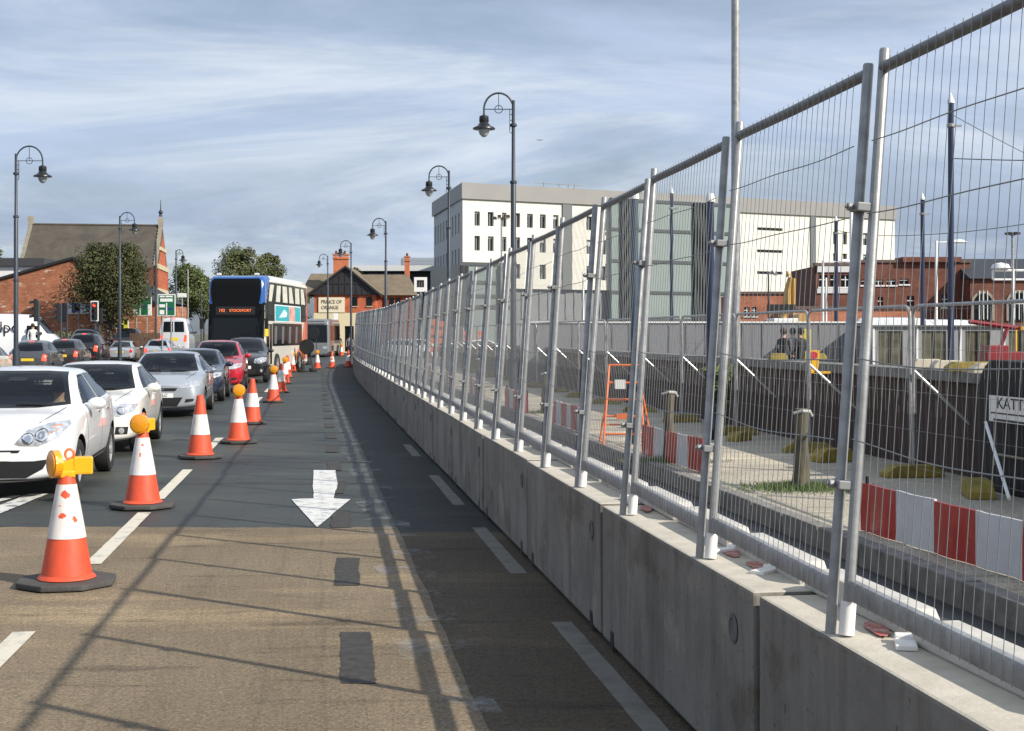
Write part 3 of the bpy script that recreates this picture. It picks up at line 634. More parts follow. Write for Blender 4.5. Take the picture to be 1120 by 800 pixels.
def car(name, label, cat, kind, loc, rz, pm, Ln, Wd, Ht, group=None, facing='front', lights=None, plate=None, brakes=False, face='a', detail=2, wheelr=.315, rim=None, clear=False):
    root = thing(name, label, cat, loc, rz, group)
    st = STN[kind]; sx = Wd/1.8; sy = Ln/4.3; sz = Ht/1.475
    zs = lambda z: z*sz
    q = MB(); rings = []
    for (t, zb, wS, wM, zM, wB, zB, wT, zT) in st:
        drop = .045 if zT > 1.1 else .03
        h = [(wS*.88, zb), (wS, zb+.12), (wM, zM), (wB, zB), (wT, max(zB+.005, zT-drop)), (wT*.5, zT)]
        rings.append([(x*sx, (t-2.15)*sy, zs(z)) for x, z in h]+[(-x*sx, (t-2.15)*sy, zs(z)) for x, z in h[::-1]])
    for r_ in rings: q.v += r_
    n = 12
    for i in range(len(rings)-1):
        for j in range(n): q.f.append((i*n+j, i*n+(j+1) % n, (i+1)*n+(j+1) % n, (i+1)*n+j)); q.mi.append(0)
    for e in (0, len(rings)-1):
        for j in range(5): q.f.append((e*n+j, e*n+j+1, e*n+10-j, e*n+11-j)); q.mi.append(0)
    b = q.build('body', [pm, BLACK], root, smooth=True)
    me = b.data; at = me.attributes.new('crease_edge', 'FLOAT', 'EDGE')
    for e in me.edges:
        a, c = e.vertices[0], e.vertices[1]; ja, jc = a % n, c % n
        if ja == jc and abs(a-c) == n:
            at.data[e.index].value = {3: .55, 8: .55, 4: .45, 7: .45, 1: .3, 10: .3}.get(ja, 0)
        elif a//n == c//n and a//n in (0, len(rings)-1): at.data[e.index].value = .25
    ss = b.modifiers.new('s', 'SUBSURF'); ss.levels = ss.render_levels = 2 if detail < 3 else detail
    m2 = evald(b); b.modifiers.clear(); b.data = m2
    co = [v.co.copy() for v in m2.vertices]
    lo = [min(c[i] for c in co) for i in range(3)]; hi = [max(c[i] for c in co) for i in range(3)]
    kx = Wd/(hi[0]-lo[0]); ky = Ln/(hi[1]-lo[1]); zt = (Ht-lo[2])/(hi[2]-lo[2])
    for v in m2.vertices: v.co.x *= kx; v.co.y *= ky; v.co.z = lo[2]+(v.co.z-lo[2])*zt
    bmq = bmesh.new(); bmq.from_mesh(m2); bvh = BVHTree.FromBMesh(bmq); bmq.free()
    # wheels and their arches
    wr = wheelr; wy = [(.84-2.15)*sy, (3.46-2.15)*sy]
    if kind[:3] == 'van': wy = [(.75-2.15)*sy, (3.45-2.15)*sy]
    cut = MB()
    for y in wy:
        for s in (-1, 1): cut.lathe([(wr*1.16, Wd/2-.27), (wr*1.16, Wd/2+.4)], 28, Matrix.Translation((0, y, wr+.01)) @ Matrix.Rotation(R(90*s), 4, 'Y'))
    co_ = cut.build('cut', [BLACK]); bo = b.modifiers.new('b', 'BOOLEAN'); bo.operation = 'DIFFERENCE'; bo.object = co_; bo.solver = 'EXACT'; bo.material_mode = 'TRANSFER'
    b.matrix_world; m3 = None
    root_loc = root.location.copy(); root.location = (0, 0, 0); root.rotation_euler = (0, 0, 0)
    m3 = evald(b); b.modifiers.clear(); b.data = m3; bpy.data.objects.remove(co_); root.location = root_loc; root.rotation_euler = (0, 0, rz)
    m3.polygons.foreach_set('use_smooth', [True]*len(m3.polygons)); m3.set_sharp_from_angle(angle=R(38)); b.data.name = 'body'
    for y in wy:
        for s in (-1, 1): make_wheel(root, (s*(Wd/2-.115), y, wr), wr, .2, detail < 2, rim or RIM)
    T = lambda poly, v: [((p[0]-2.15)*sy if v in 'sl' else p[0]*sx, p[1]*sz) for p in poly]
    def pt(nm, poly, v, m, off=.004, parent=root, mirror=False, step=.07):
        o = patch(bvh, T(poly, v), v, off, step).build(nm, m, parent, smooth=True)
        if mirror:
            if v in 'sl': patch(bvh, T(poly, 'l'), 'l', off, step).build(nm, m, parent, smooth=True)
            else: patch(bvh, T([(-x, z) for x, z in poly], v), v, off, step).build(nm, m, parent, smooth=True)
        return o
    gl = CGLASS if clear else GLASS
    if clear: interior(root, b, kind, sx, sy, sz, T)
    if clear:
        def seal(poly, v, mirror=False):
            for vv, mx in (((v, 1),) if not mirror else ((v, 1), ('l', 1))):
                pts = []
                for i, a in enumerate(poly):
                    b2 = poly[(i+1) % len(poly)]; k2 = max(1, int(math.dist(a, b2)/.03)); pts += [(a[0]+(b2[0]-a[0])*k/k2, a[1]+(b2[1]-a[1])*k/k2) for k in range(k2)]
                cx = (min(p[0] for p in pts)+max(p[0] for p in pts))/2; cz = (min(p[1] for p in pts)+max(p[1] for p in pts))/2; n2 = len(pts)
                o, d = {'f': (lambda u, w: (u, -20, w), (0, 1, 0)), 'r': (lambda u, w: (u, 20, w), (0, -1, 0)), 's': (lambda u, w: (20, u, w), (-1, 0, 0)), 'l': (lambda u, w: (-20, u, w), (1, 0, 0))}[vv]
                vs = []; d = Vector(d)
                for s0, s1 in ((1, 1), (.955, .92), (.91, .84)):
                    for p in T([(cx+(p[0]-cx)*s0, cz+(p[1]-cz)*s1) for p in pts], vv):
                        h = bvh.ray_cast(Vector(o(*p)), d); nn = h[1] if h[1].dot(d) < 0 else -h[1]; vs.append(tuple(h[0]+nn*.0035))
                q = MB(); q.add(vs, [(r_*n2+i, r_*n2+(i+1) % n2, (r_+1)*n2+(i+1) % n2, (r_+1)*n2+i) for r_ in (0, 1) for i in range(n2)]); q.build('window_seal', BLACK, root, smooth=True)
        seal(WSC[kind], 'f'); seal(REARW[kind], 'r')
        for w in SIDE[kind]: seal(w, 's', True)
    pt('windscreen', WSC[kind], 'f', gl, off=.006)
    pt('rear_window', REARW[kind], 'r', gl, mirror=(kind[:3] == 'van'))
    for w in SIDE[kind]: pt('side_window', w, 's', gl, mirror=True)
    if facing == 'front' and detail > 1:
        for s in (-1, 1): pt('bonnet_gap', [(s*.50, .86), (s*.515, .86), (s*.675, 1.0), (s*.66, 1.0)], 'f', BLACK, .0015)
    def lamp_detail(rings_, amb):
        for s in (-1, 1):
            for (x, z, r) in rings_:
                pt('lamp_reflector', [(s*x+r*math.cos(2*math.pi*i/14), z+r*math.sin(2*math.pi*i/14)) for i in range(14)], 'f', mat('reflector_dark', (.10, .105, .11), .12, .6), .010, step=.2)
                pt('lamp_bulb', [(s*x+r*.55*math.cos(2*math.pi*i/10), z+r*.55*math.sin(2*math.pi*i/10)) for i in range(10)], 'f', CHROME, .014, step=.2)
            x, z = amb; pt('indicator', [(s*(x-.06), z-.05), (s*(x+.03), z-.02), (s*(x+.06), z+.04), (s*(x-.03), z+.03)], 'f', AMBER, .010, step=.2)
    if facing == 'front':
        if face == 'a':    # narrow upper slot, big lower mouth, long swept lamps
            pt('headlight', [(.30, .645), (.36, .625), (.56, .62), (.74, .70), (.83, .84), (.80, .88), (.62, .86), (.42, .80)], 'f', LAMPGLASS, .006, mirror=True, step=.03)
            lamp_detail(((.44, .70, .065), (.58, .735, .07)), (.70, .80))
            pt('grille', [(-.34, .545), (.34, .545), (.36, .575), (-.36, .575)], 'f', BLACK, .005)
            pt('lower_grille', [(-.42, .26), (.42, .26), (.60, .36), (.66, .47), (.50, .45), (-.50, .45), (-.66, .47), (-.60, .36)], 'f', BLACK, .005)
            pt('front_splitter', [(-.66, .225), (.66, .225), (.64, .25), (-.64, .25)], 'f', BLACK, .006)
        elif face == 'b':  # split upright grille, round fog lamps
            pt('headlight', [(.36, .645), (.62, .625), (.80, .70), (.84, .81), (.66, .82), (.40, .77)], 'f', LAMPGLASS, .006, mirror=True, step=.03)
            lamp_detail(((.48, .70, .055), (.63, .71, .06)), (.76, .765))
            pt('grille', [(.04, .60), (.30, .60), (.27, .715), (.05, .72)], 'f', BLACK, .006, mirror=True)
            pt('lower_grille', [(-.40, .30), (.40, .30), (.46, .44), (-.46, .44)], 'f', BLACK, .005)
            pt('fog_lamp', [(.54, .34), (.72, .34), (.74, .46), (.56, .46)], 'f', BLACK, .005, mirror=True)
            for s in (-1, 1): pt('fog_lens', [(s*.64+.042*math.cos(2*math.pi*i/12), .40+.05*math.sin(2*math.pi*i/12)) for i in range(12)], 'f', LAMPGLASS, .010, step=.2)
        else:              # trapezoid mouth with a slim upper slot
            pt('headlight', [(.38, .68), (.58, .655), (.80, .72), (.84, .82), (.66, .82), (.46, .755)], 'f', LAMPGLASS, .006, mirror=True, step=.04)
            pt('grille', [(-.30, .60), (.30, .60), (.35, .67), (-.35, .67)], 'f', BLACK, .005)
            pt('badge', [(-.07, .625), (.07, .625), (.07, .655), (-.07, .655)], 'f', CHROME, .010)
            pt('lower_grille', [(-.34, .26), (.34, .26), (.46, .46), (-.46, .46)], 'f', BLACK, .005)
            pt('fog_lamp', [(.50, .34), (.68, .37), (.70, .43), (.52, .42)], 'f', BLACK, .005, mirror=True)
        pl = pt('number_plate', [(-.26, .455), (.26, .455), (.26, .555), (-.26, .555)], 'f', PLATEW, .016)
        if plate:
            yb = min(v.co.y for v in pl.data.vertices)
            text_mesh('plate_lettering', plate, .095*sz, INK, pl, Matrix.Translation((0, yb-.006, .505*sz)) @ Matrix.Rotation(R(90), 4, 'X'), .002)
        if detail > 1:
            q = MB()
            for s in (-1, 1): q.tube([(s*.52*sx, -1.02*sy, zs(1.035)), (s*.1*sx, -1.03*sy, zs(1.055))], .009, 5)
            q.build('wiper', BLACK, root)
            pt('rear_view_mirror', [(-.11, 1.30), (.11, 1.30), (.11, 1.345), (-.11, 1.345)], 'f', BLACK, .007)
    if True:
        tl = BRAKE if brakes else REDLAMP
        zl = 0.0 if kind[:3] != 'van' else -.05
        pt('tail_light', [(.56, .72+zl), (.74, .70+zl), (.77, .92+zl), (.62, .95+zl)], 'r', tl, .006, mirror=True, step=.05)
        if facing == 'rear':
            if brakes: pt('high_brake_light', [(-.10, 1.405), (.10, 1.405), (.10, 1.43), (-.10, 1.43)], 'r', BRAKE, .008)
            pt('number_plate', [(-.26, .70), (.26, .70), (.26, .80), (-.26, .80)], 'r', PLATEY, .012)
            pt('rear_bumper', [(-.62, .34), (.62, .34), (.66, .44), (-.66, .44)], 'r', BLACK, .005)
            pt('reflector', [(.48, .47), (.64, .47), (.64, .50), (.48, .50)], 'r', REDLAMP, .006, mirror=True)
    # doors: thin dark gaps and handles, mirrors
    if detail > 0 and kind[:3] != 'van':
        for (a, b_) in (((1.30, .30), (1.32, .95)), ((2.46, .30), (2.46, 1.02)), ((3.20, .52), (3.30, 1.05))):
            pt('door_gap', [(a[0], a[1]), (a[0]+.012, a[1]), (b_[0]+.012, b_[1]), (b_[0], b_[1])], 's', BLACK, .0015, mirror=True)
        for y in (2.22, 3.0): pt('door_handle', [(y, .885), (y+.19, .895), (y+.19, .925), (y, .915)], 's', pm, .022, mirror=True)
        pt('side_strip', [(1.45, .30), (3.0, .33), (3.05, .37), (1.5, .345)], 's', BLACK, .004, mirror=True)
    for s in (-1, 1):
        my = {'van': 1.15, 'van2': .62}.get(kind, 1.50); mz = .99 if kind[:3] != 'van' else .95
        m_ = MB(); M = Matrix.Translation((s*(Wd/2+.07), (my-2.15)*sy, zs(mz)+.04)) @ Matrix.Diagonal((.11, .075, .075, 1))
        m_.lathe([(0, -1), (.55, -.85), (.92, -.4), (1, 0), (.92, .45), (.55, .85), (0, 1)], 12, M)
        m_.tube([(s*(Wd/2-.10), (my-2.13)*sy, zs(mz)-.02), (s*(Wd/2+.04), (my-2.15)*sy, zs(mz)+.01)], .022, 6)
        m_.build('wing_mirror', pm if kind[:3] != 'van' else BLACK, root, smooth=True)
    root['_'] = 0; del root['_']
    return root, bvh, pt, sx, sy, sz

def lane_rz(Y, extra=0.0):   # cars that come towards us along the lane
    d = bdir(Y); return math.atan2(-d.x, d.y)+extra
Q = 'cars queueing towards the camera beside the cones'
def front_at(px, Y, Ln, rz): return Vector((XY(px, Y), Y, 0))+Vector((-math.sin(rz), math.cos(rz), 0))*Ln/2
rz = lane_rz(18)
car('hatchback_car', 'white hatchback with long swept headlights, nearest car at the left edge', 'car', 'hatch', front_at(-15, 15.75, 4.30, rz), rz, PW, 4.30, 1.81, 1.455, Q, face='a', plate='YN60', detail=4, clear=True)
car('hatchback_car', 'white hatchback with split grille, second car in the oncoming queue', 'car', 'hatch', front_at(86, 21.6, 4.32, rz), rz, PW2, 4.32, 1.77, 1.41, Q, face='b', detail=4, clear=True)
car('hatchback_car', 'silver blue hatchback with trapezoid grille, third in the oncoming queue', 'car', 'hatch', front_at(176, 31.3, 4.34, rz), rz, PSIL, 4.34, 1.84, 1.46, Q, face='c', plate='M NLC', detail=4, clear=True)
car('saloon_car', 'dark navy car between the silver and the red car', 'car', 'saloon', front_at(208, 38.4, 4.4, rz), rz, PBLUE, 4.4, 1.78, 1.45, Q, face='c', detail=3, clear=True)
car('hatchback_car', 'bright red hatchback in front of the double-decker bus', 'car', 'hatch', front_at(235, 44.6, 4.2, rz), rz, PRED, 4.2, 1.78, 1.66, Q, face='c', plate=None, detail=3, clear=True)
car('hatchback_car', 'black car directly under the front of the double-decker bus', 'car', 'hatch', front_at(267, 53.3, 4.3, rz), rz, PBLK, 4.3, 1.78, 1.74, Q, face='b')
# the lanes that drive away on the left
A = 'cars waiting at the lights with their backs to the camera'
ra = lane_rz(50)+math.pi
def rear_at(px, Y, Ln): d = Vector((-math.sin(ra-math.pi), math.cos(ra-math.pi), 0)); return Vector((XY(px, Y), Y, 0))+d*Ln/2
def away(name, label, kind, px, Y, pm, Ln, Wd, Ht, brakes=False, **k):
    return car(name, label, 'car', kind, rear_at(px, Y, Ln), ra, pm, Ln, Wd, Ht, A, facing='rear', brakes=brakes, detail=1, **k)
away('hatchback_car', 'grey hatchback seen from behind, with a small white sticker by its tail lamp', 'hatch', 30, 57, PGREY, 3.9, 1.72, 1.60, True)
away('hatchback_car', 'dark grey hatchback with raked rear window, behind the grey one with a sticker', 'hatch', 67, 66, PGREY2, 4.0, 1.72, 1.64, True)
away('suv_car', 'tall black off-roader with lit brake lamps under the traffic lights', 'suv', 90, 76, PBLK, 4.5, 1.84, 1.92, True)
away('suv_car', 'black people carrier, only its roof showing beyond the off-roader', 'suv', 91, 85.5, PBLK, 4.6, 1.86, 2.2)
away('saloon_car', 'small silver saloon with a yellow plate beneath the road works', 'saloon', 131, 87, PSIL, 4.3, 1.75, 1.44)
away('suv_car', 'black van-like car with tinted windows behind the silver saloon', 'suv', 138, 93, PBLK, 4.6, 1.95, 2.25)
away('estate_car', 'silver estate car with lit brake lamps, in front of the white minibus', 'estate', 172, 84, PSIL, 4.6, 1.76, 1.56, True)
away('estate_car', 'cream white car cut by the left edge with one red tail lamp', 'estate', -34, 51, PCRM, 4.5, 1.75, 1.46)

# white delivery van across the far junction
r, bvh, pt, sx, sy, sz = car('delivery_van', 'white delivery van with big black lettering on its side, behind the queue', 'van', 'van2', (XY(64, 69)-3.1, 69.8, 0), R(90)+R(4), PW, 6.2, 2.05, 2.85, facing='side', detail=0, wheelr=.35)
text_mesh('lettering', 'dpd', .78, INK, r, Matrix.Translation((-1.035, -.58, 2.16)) @ Matrix.Rotation(R(-90), 4, 'Z') @ Matrix.Rotation(R(90), 4, 'X'), .006)
# white minibus
r, bvh, pt, sx, sy, sz = car('minibus', 'silver white high-roofed minibus seen from behind, left of the double-decker', 'minibus', 'van', rear_at(190, 94, 5.6), ra, mat('paint_van_silver', (.62, .64, .66), .35, .2, coat=1), 5.6, 2.0, 2.95, facing='rear', brakes=True, detail=0, wheelr=.35)
pt('side_window', [(2.15, .92), (4.0, .92), (4.0, 1.26), (2.15, 1.26)], 's', GLASS, mirror=True)
# white pick-up sized van behind the site boards
car('delivery_van', 'white van half hidden behind the grey site cabin', 'van', 'van', (XY(1000, 72), 72, 0), R(80), PW, 5.6, 2.0, 2.70, facing='side', detail=0, wheelr=.34)
car('delivery_van', 'white van with its rear showing left of the red boom', 'van', 'van', (XY(1052, 78), 78, 0), R(96), PW, 5.4, 2.0, 2.65, facing='side', detail=0, wheelr=.34)

# ------------------------------------------------------------------ double-decker and the second bus
def bus_body(name, label, cat, loc, rz, Ln, Wd, Ht, cols, rake=.35):
    root = thing(name, label, cat, loc, rz); h = Wd/2
    def ring(y, s, zt, zb=.28): return [(h*s*.9, y, zb), (h*s, y, zb+.14), (h*s, y, Ht*.32), (h*s, y, Ht*.62), (h*s*.985, y, zt-.22), (h*s*.88, y, zt)]
    st = [(0.0, .90, Ht*.90), (.10, .97, Ht*.95), (.5, 1.0, Ht), (Ln*.35, 1.0, Ht), (Ln*.7, 1, Ht), (Ln-.25, 1, Ht), (Ln-.03, .96, Ht-.08), (Ln, .9, Ht-.2)]
    q = MB(); n = 12
    for (t, s, zt) in st:
        r_ = ring(t-Ln/2, s, zt)
        if t < .2: r_ = [(x, y+rake*max(0, (z/Ht-.30))*1.0, z) for x, y, z in r_]
        q.v += r_+[(-x, y, z) for x, y, z in r_[::-1]]
    for i in range(len(st)-1):
        for j in range(n): q.f.append((i*n+j, i*n+(j+1) % n, (i+1)*n+(j+1) % n, (i+1)*n+j)); q.mi.append(0)
    for e in (0, len(st)-1):
        for j in range(5): q.f.append((e*n+j, e*n+j+1, e*n+10-j, e*n+11-j)); q.mi.append(0)
    b = q.build('body', cols, root, smooth=True); at = b.data.attributes.new('crease_edge', 'FLOAT', 'EDGE')
    for e in b.data.edges:
        a, c = e.vertices[0], e.vertices[1]
        if a % n == c % n and abs(a-c) == n: at.data[e.index].value = .75
        elif a//n == c//n and a//n in (0, len(st)-1): at.data[e.index].value = .7
    ss = b.modifiers.new('s', 'SUBSURF'); ss.levels = ss.render_levels = 3
    m2 = evald(b); b.modifiers.clear(); b.data = m2
    lo = [min(v.co[i] for v in m2.vertices) for i in range(3)]; hi = [max(v.co[i] for v in m2.vertices) for i in range(3)]
    for v in m2.vertices: v.co.x *= Wd/(hi[0]-lo[0]); v.co.z = lo[2]+(v.co.z-lo[2])*(Ht-lo[2])/(hi[2]-lo[2])
    bq = bmesh.new(); bq.from_mesh(m2); bvh = BVHTree.FromBMesh(bq); bq.free()
    def pt(nm, poly, v, m, off=.008, parent=root, step=.25):
        pl = [((p[0]-Ln/2) if v in 'sl' else p[0], p[1]) for p in poly]
        return patch(bvh, pl, v, off, step, .2).build(nm, m, parent, smooth=True)
    return root, pt
CREAM = mat('bus_cream', (.72, .70, .62), .3, coat=.8); BBLUE = mat('bus_blue', (.008, .085, .32), .3, coat=.8); BORG = mat('bus_orange', (.72, .16, .03), .3, coat=.8); BRED = mat('bus_red', (.55, .03, .03), .3, coat=.8)
PANE_CREAM = mat('cream_pane', (.55, .54, .47), .5, var=.2, vscale=3)  # cream colour of the slanted upper deck panes
SGLASS = mat('smoked_glass', (.006, .0065, .007), .12, spec=.12)
TEAL = mat('poster_teal', (.02, .36, .42), .4); SKIN = mat('skin', (.50, .30, .21), .6)
BL, BWd, BHt = 10.4, 2.58, 4.5
brz = R(-2.6)
fc = Vector((XY(257, 62.5), 62.5, 0)); t, pt = bus_body('double_decker_bus', 'cream and blue double-decker bus facing the camera behind the black car', 'bus', fc+Vector((-math.sin(brz), math.cos(brz), 0))*BL/2, brz, BL, BWd, BHt, [CREAM, BBLUE, SGLASS])
bus = t
for o in t.children:
    if o.name.startswith('body'):
        for p in o.data.polygons:
            y, z, x = p.center.y+BL/2, p.center.z, abs(p.center.x)
            if z > 3.2 and y < .55+max(0, z-3.2)*.75: p.material_index = 1
            elif z > .95 and y < .16+max(0, (z-1.4))*.10 and x < BWd/2-.01: p.material_index = 2
pt('upper_windscreen', [(-1.06, 3.28), (1.06, 3.28), (1.12, 3.7), (1.10, 4.18), (1.0, 4.30), (-1.0, 4.30), (-1.10, 4.18), (-1.12, 3.7)], 'f', SGLASS, .02, step=.1)
pt('front_mask', [(-1.19, 1.0), (1.19, 1.0), (1.21, 2.6), (1.10, 3.0), (1.02, 3.32), (-1.02, 3.32), (-1.10, 3.0), (-1.21, 2.6)], 'f', SGLASS, .014, step=.1)
ws = pt('windscreen', [(-1.10, 1.2), (1.10, 1.2), (1.12, 2.2), (1.0, 2.55), (-1.0, 2.55), (-1.12, 2.2)], 'f', GLASS, .024, step=.1)
ds = pt('destination_display', [(-.88, 2.70), (.88, 2.70), (.88, 3.06), (-.88, 3.06)], 'f', BLACK, .026, step=.1)
AMB = mat('display_amber', (1.0, .22, .06), .5, emit=.5)
yd = min(v.co.y for v in ds.data.vertices)
text_mesh('display_text', '192', .19, AMB, ds, Matrix.Translation((-.60, yd-.02, 2.88)) @ Matrix.Rotation(R(84), 4, 'X'), .004)
text_mesh('display_text', 'STOCKPORT', .17, AMB, ds, Matrix.Translation((.22, yd-.02, 2.88)) @ Matrix.Rotation(R(84), 4, 'X'), .004)
pt('front_bumper', [(-1.15, .30), (1.15, .30), (1.17, .72), (-1.17, .72)], 'f', mat('bus_skirt', (.05, .05, .055), .4), .012, step=.1)
for s in (-1, 1): pt('headlight', [(s*.72, .74), (s*1.10, .74), (s*1.12, .96), (s*.78, .94)], 'f', LAMPGLASS, .02, step=.08)
# nearside
pt('roof_stripe', [(1.7, 4.22), (8.6, 4.22), (8.6, 4.40), (1.9, 4.40)], 's', mat('bus_white', (.8, .8, .78), .3, coat=.8), .008)
pt('orange_sweep', [(6.0, .36), (10.3, .36), (10.3, 4.3), (9.0, 4.42), (9.3, 2.6), (8.7, 1.5)], 's', BORG, .008)
pt('red_sweep', [(9.3, 1.0), (10.3, 1.0), (10.3, 2.9), (9.8, 2.9)], 's', BRED, .012)
pt('window_band', [(.55, 3.24), (9.9, 3.24), (9.9, 4.18), (1.25, 4.18)], 's', SGLASS, .012)
for i in range(6):
    a = .95+i*1.47
    pt('upper_window', [(a, 3.32), (a+.62+.3*(i % 2), 3.32), (a+1.15, 4.08), (a+.3, 4.08)] if i < 2 else [(a+.1, 3.32), (a+1.2, 3.32), (a+1.05-.35*(i % 2), 4.08), (a+.05, 4.08)], 's', PANE_CREAM, .016)
pt('deck_panel', [(.35, 2.44), (9.7, 2.44), (9.7, 3.24), (.35, 3.24)], 's', SGLASS, .010)
ad = pt('advert_frame', [(2.15, 2.40), (8.2, 2.40), (8.2, 3.20), (2.15, 3.20)], 's', mat('poster_white', (.75, .78, .78), .4), .02)
pt('advert_picture', [(2.30, 2.45), (5.35, 2.45), (5.35, 3.15), (2.30, 3.15)], 's', TEAL, .026, ad); pt('advert_picture', [(6.8, 2.45), (8.06, 2.45), (8.06, 3.15), (6.8, 3.15)], 's', TEAL, .026, ad)
pt('advert_mark', [(3.0, 2.60), (4.7, 2.64), (4.9, 2.84), (4.2, 3.0), (3.7, 2.85)], 's', mat('poster_pale', (.6, .72, .76), .4), .032, ad)
pt('advert_picture', [(5.35, 2.45), (6.8, 2.45), (6.8, 3.15), (5.35, 3.15)], 's', mat('poster_pink', (.62, .30, .26), .5, var=.6, vscale=3), .026, ad)
pt('lower_window', [(1.75, 1.30), (8.6, 1.30), (8.6, 2.34), (1.75, 2.34)], 's', SGLASS, .012)
for i in range(4): pt('window_patch', [(2.1+i*1.6, 1.4), (2.6+i*1.6, 1.4), (2.7+i*1.6, 2.2), (2.2+i*1.6, 2.2)], 's', mat('patch_grey', (.12, .13, .14), .3), .016)  # slanted grey patches along the lower window
dr = pt('door', [(.55, .40), (1.62, .40), (1.62, 2.3), (.55, 2.3)], 's', SGLASS, .012); pt('door_rail', [(1.06, .45), (1.12, .45), (1.12, 2.25), (1.06, 2.25)], 's', CREAM, .018, dr)
pt('route_sticker', [(.25, 1.75), (.85, 1.75), (.85, 2.25), (.25, 2.25)], 's', mat('sticker_yellow', (.75, .55, .03), .5), .03)
for y in (2.55, 7.75):
    for s in (-1, 1): make_wheel(bus, (s*(BWd/2-.05), y-BL/2, .48), .48, .28, True, mat('wheel_steel', (.35, .35, .36), .5))
for s in (-1, 1):
    q = MB(); q.tube([(s*1.15, -BL/2+.1, 2.9), (s*1.42, -BL/2-.16, 2.86), (s*1.44, -BL/2-.18, 2.6)], .025, 6); q.box((s*1.44, -BL/2-.18, 2.3), (.16, .1, .46)); q.build('wing_mirror', BLACK, bus, bevel=.01)
q = MB(); q.box((.0, .2, BHt+.03), (1.2, 2.2, .08)).box((-.85, -BL/2+.55, BHt+.01), (.2, .15, .08)).box((.85, -BL/2+.55, BHt+.01), (.2, .15, .08)); q.build('roof_pod', WHITEP, bus, bevel=.02)
t, pt = bus_body('single_decker_bus', 'grey single-decker bus half hidden behind the double-decker', 'bus', (XY(341, 112), 117, 0), R(2), 10.0, 2.45, 3.05, [mat('bus_grey', (.16, .17, .18), .35, coat=.6)], .2)
pt('windscreen', [(-1.05, 1.15), (1.05, 1.15), (1.0, 2.55), (-1.0, 2.55)], 'f', GLASS, .012); pt('destination_display', [(-.8, 2.58), (.8, 2.58), (.8, 2.86), (-.8, 2.86)], 'f', BLACK, .012)
pt('side_window', [(1.0, 1.3), (9.3, 1.3), (9.3, 2.5), (1.0, 2.5)], 's', GLASS, .01)
for s in (-1, 1): pt('headlight', [(s*.7, .65), (s*1.05, .65), (s*1.05, .85), (s*.7, .85)], 'f', LAMPGLASS, .012)
for y in (2.4, 7.4):
    for s in (-1, 1): make_wheel(t, (s*1.18, y-5, .46), .46, .28, True, MATS['wheel_steel'])
# ------------------------------------------------------------------ trees
def leafmat(n, c, c2, isl=.35): return mat(n, c, .6, col2=c2, vscale=.9, island=isl, lo=.35, hi=.65, spec=.3)
BARK = mat('bark', (.085, .07, .055), .9, var=.4, vscale=6, bump=.5, bscale=20)
def tree(name, label, loc, h, w, crown0, m, nleaf=6000, leaf=.22, clumps=26, seed=1, group=None, shape=1.0, trunk=True):
    rng = random.Random(seed); t = thing(name, label, 'tree', loc, 0, group)
    ch = h-crown0; cz = crown0+ch*.5; cl = []
    for i in range(clumps):
        while True:
            p = Vector((rng.uniform(-1, 1), rng.uniform(-1, 1), rng.uniform(-1, 1)))
            if .35 < p.length < 1: break
        k = 1.0-.45*shape*max(0, p.z)
        c = Vector((p.x*w*.40*k, p.y*w*.40*k, cz+p.z*ch*.44)); cl.append((c, rng.uniform(.09, .22)*w*(1-.35*max(0, p.z)*shape)))
    q = MB(); q.tube([(0, 0, -.1), (.03*w, 0, crown0*.7), (.0, .02*w, crown0+ch*.3), (.02*w, 0, crown0+ch*.62)], [.035*w, .027*w, .019*w, .006*w], 8)
    for c, r in cl[:10]: q.tube([(0, 0, max(crown0*.8, c.z-.35*ch)), tuple(c*.55+Vector((0, 0, c.z*.42))), tuple(c)], [.014*w, .009*w, .003*w], 5)
    q.build('trunk', BARK, t, smooth=True)
    q = MB()
    for i in range(nleaf):
        c, r = rng.choice(cl)
        d = Vector((rng.gauss(0, 1), rng.gauss(0, 1), rng.gauss(0, 1))); d.normalize()
        p = c+d*r*(rng.random()**.4)*Vector((1, 1, .75)).length/1.6*1.25
        nrm = (d+Vector((rng.gauss(0, .6), rng.gauss(0, .6), rng.gauss(.3, .6)))).normalized()
        a = nrm.orthogonal().normalized(); a = Matrix.Rotation(rng.uniform(0, 6.28), 3, nrm) @ a; b = nrm.cross(a); s = leaf*rng.uniform(.6, 1.3)
        q.v += [tuple(p-a*s*.6), tuple(p-b*s*.34+nrm*s*.1), tuple(p+a*s*.6), tuple(p+b*s*.34+nrm*s*.1)]; k = len(q.v); q.f.append((k-4, k-3, k-2, k-1)); q.mi.append(0)
    q.build('crown', m, t)
    return t
L_DARK = leafmat('leaf_purple_green', (.032, .048, .016), (.095, .092, .036)); L_MID = leafmat('leaf_mid', (.035, .060, .016), (.085, .115, .035)); L_OLD = leafmat('leaf_olive', (.065, .085, .030), (.14, .15, .06)); L_PALE = leafmat('leaf_pale', (.07, .10, .03), (.14, .16, .06))
tree('broadleaf_tree', 'dense dark purplish tree in front of the gabled brick wall', (XY(119, 96), 96, 0), 9.0, 5.7, 2.3, L_DARK, 32000, .135, 66, 3)
tree('broadleaf_tree', 'bright green tree right of the church-like gable, beyond the minibus', (XY(203, 150), 150, 0), 9.9, 5.5, 2.5, L_PALE, 9000, .22, 30, 5)
tree('broadleaf_tree', 'tall green tree left of the two over the bus roof', (XY(262, 190), 190, 0), 14.7, 9.4, 3, L_OLD, 14000, .27, 36, 8)
tree('broadleaf_tree', 'round green tree right of the two over the bus roof', (XY(293, 196), 196, 0), 13.9, 8.2, 3, L_OLD, 12000, .27, 34, 9)
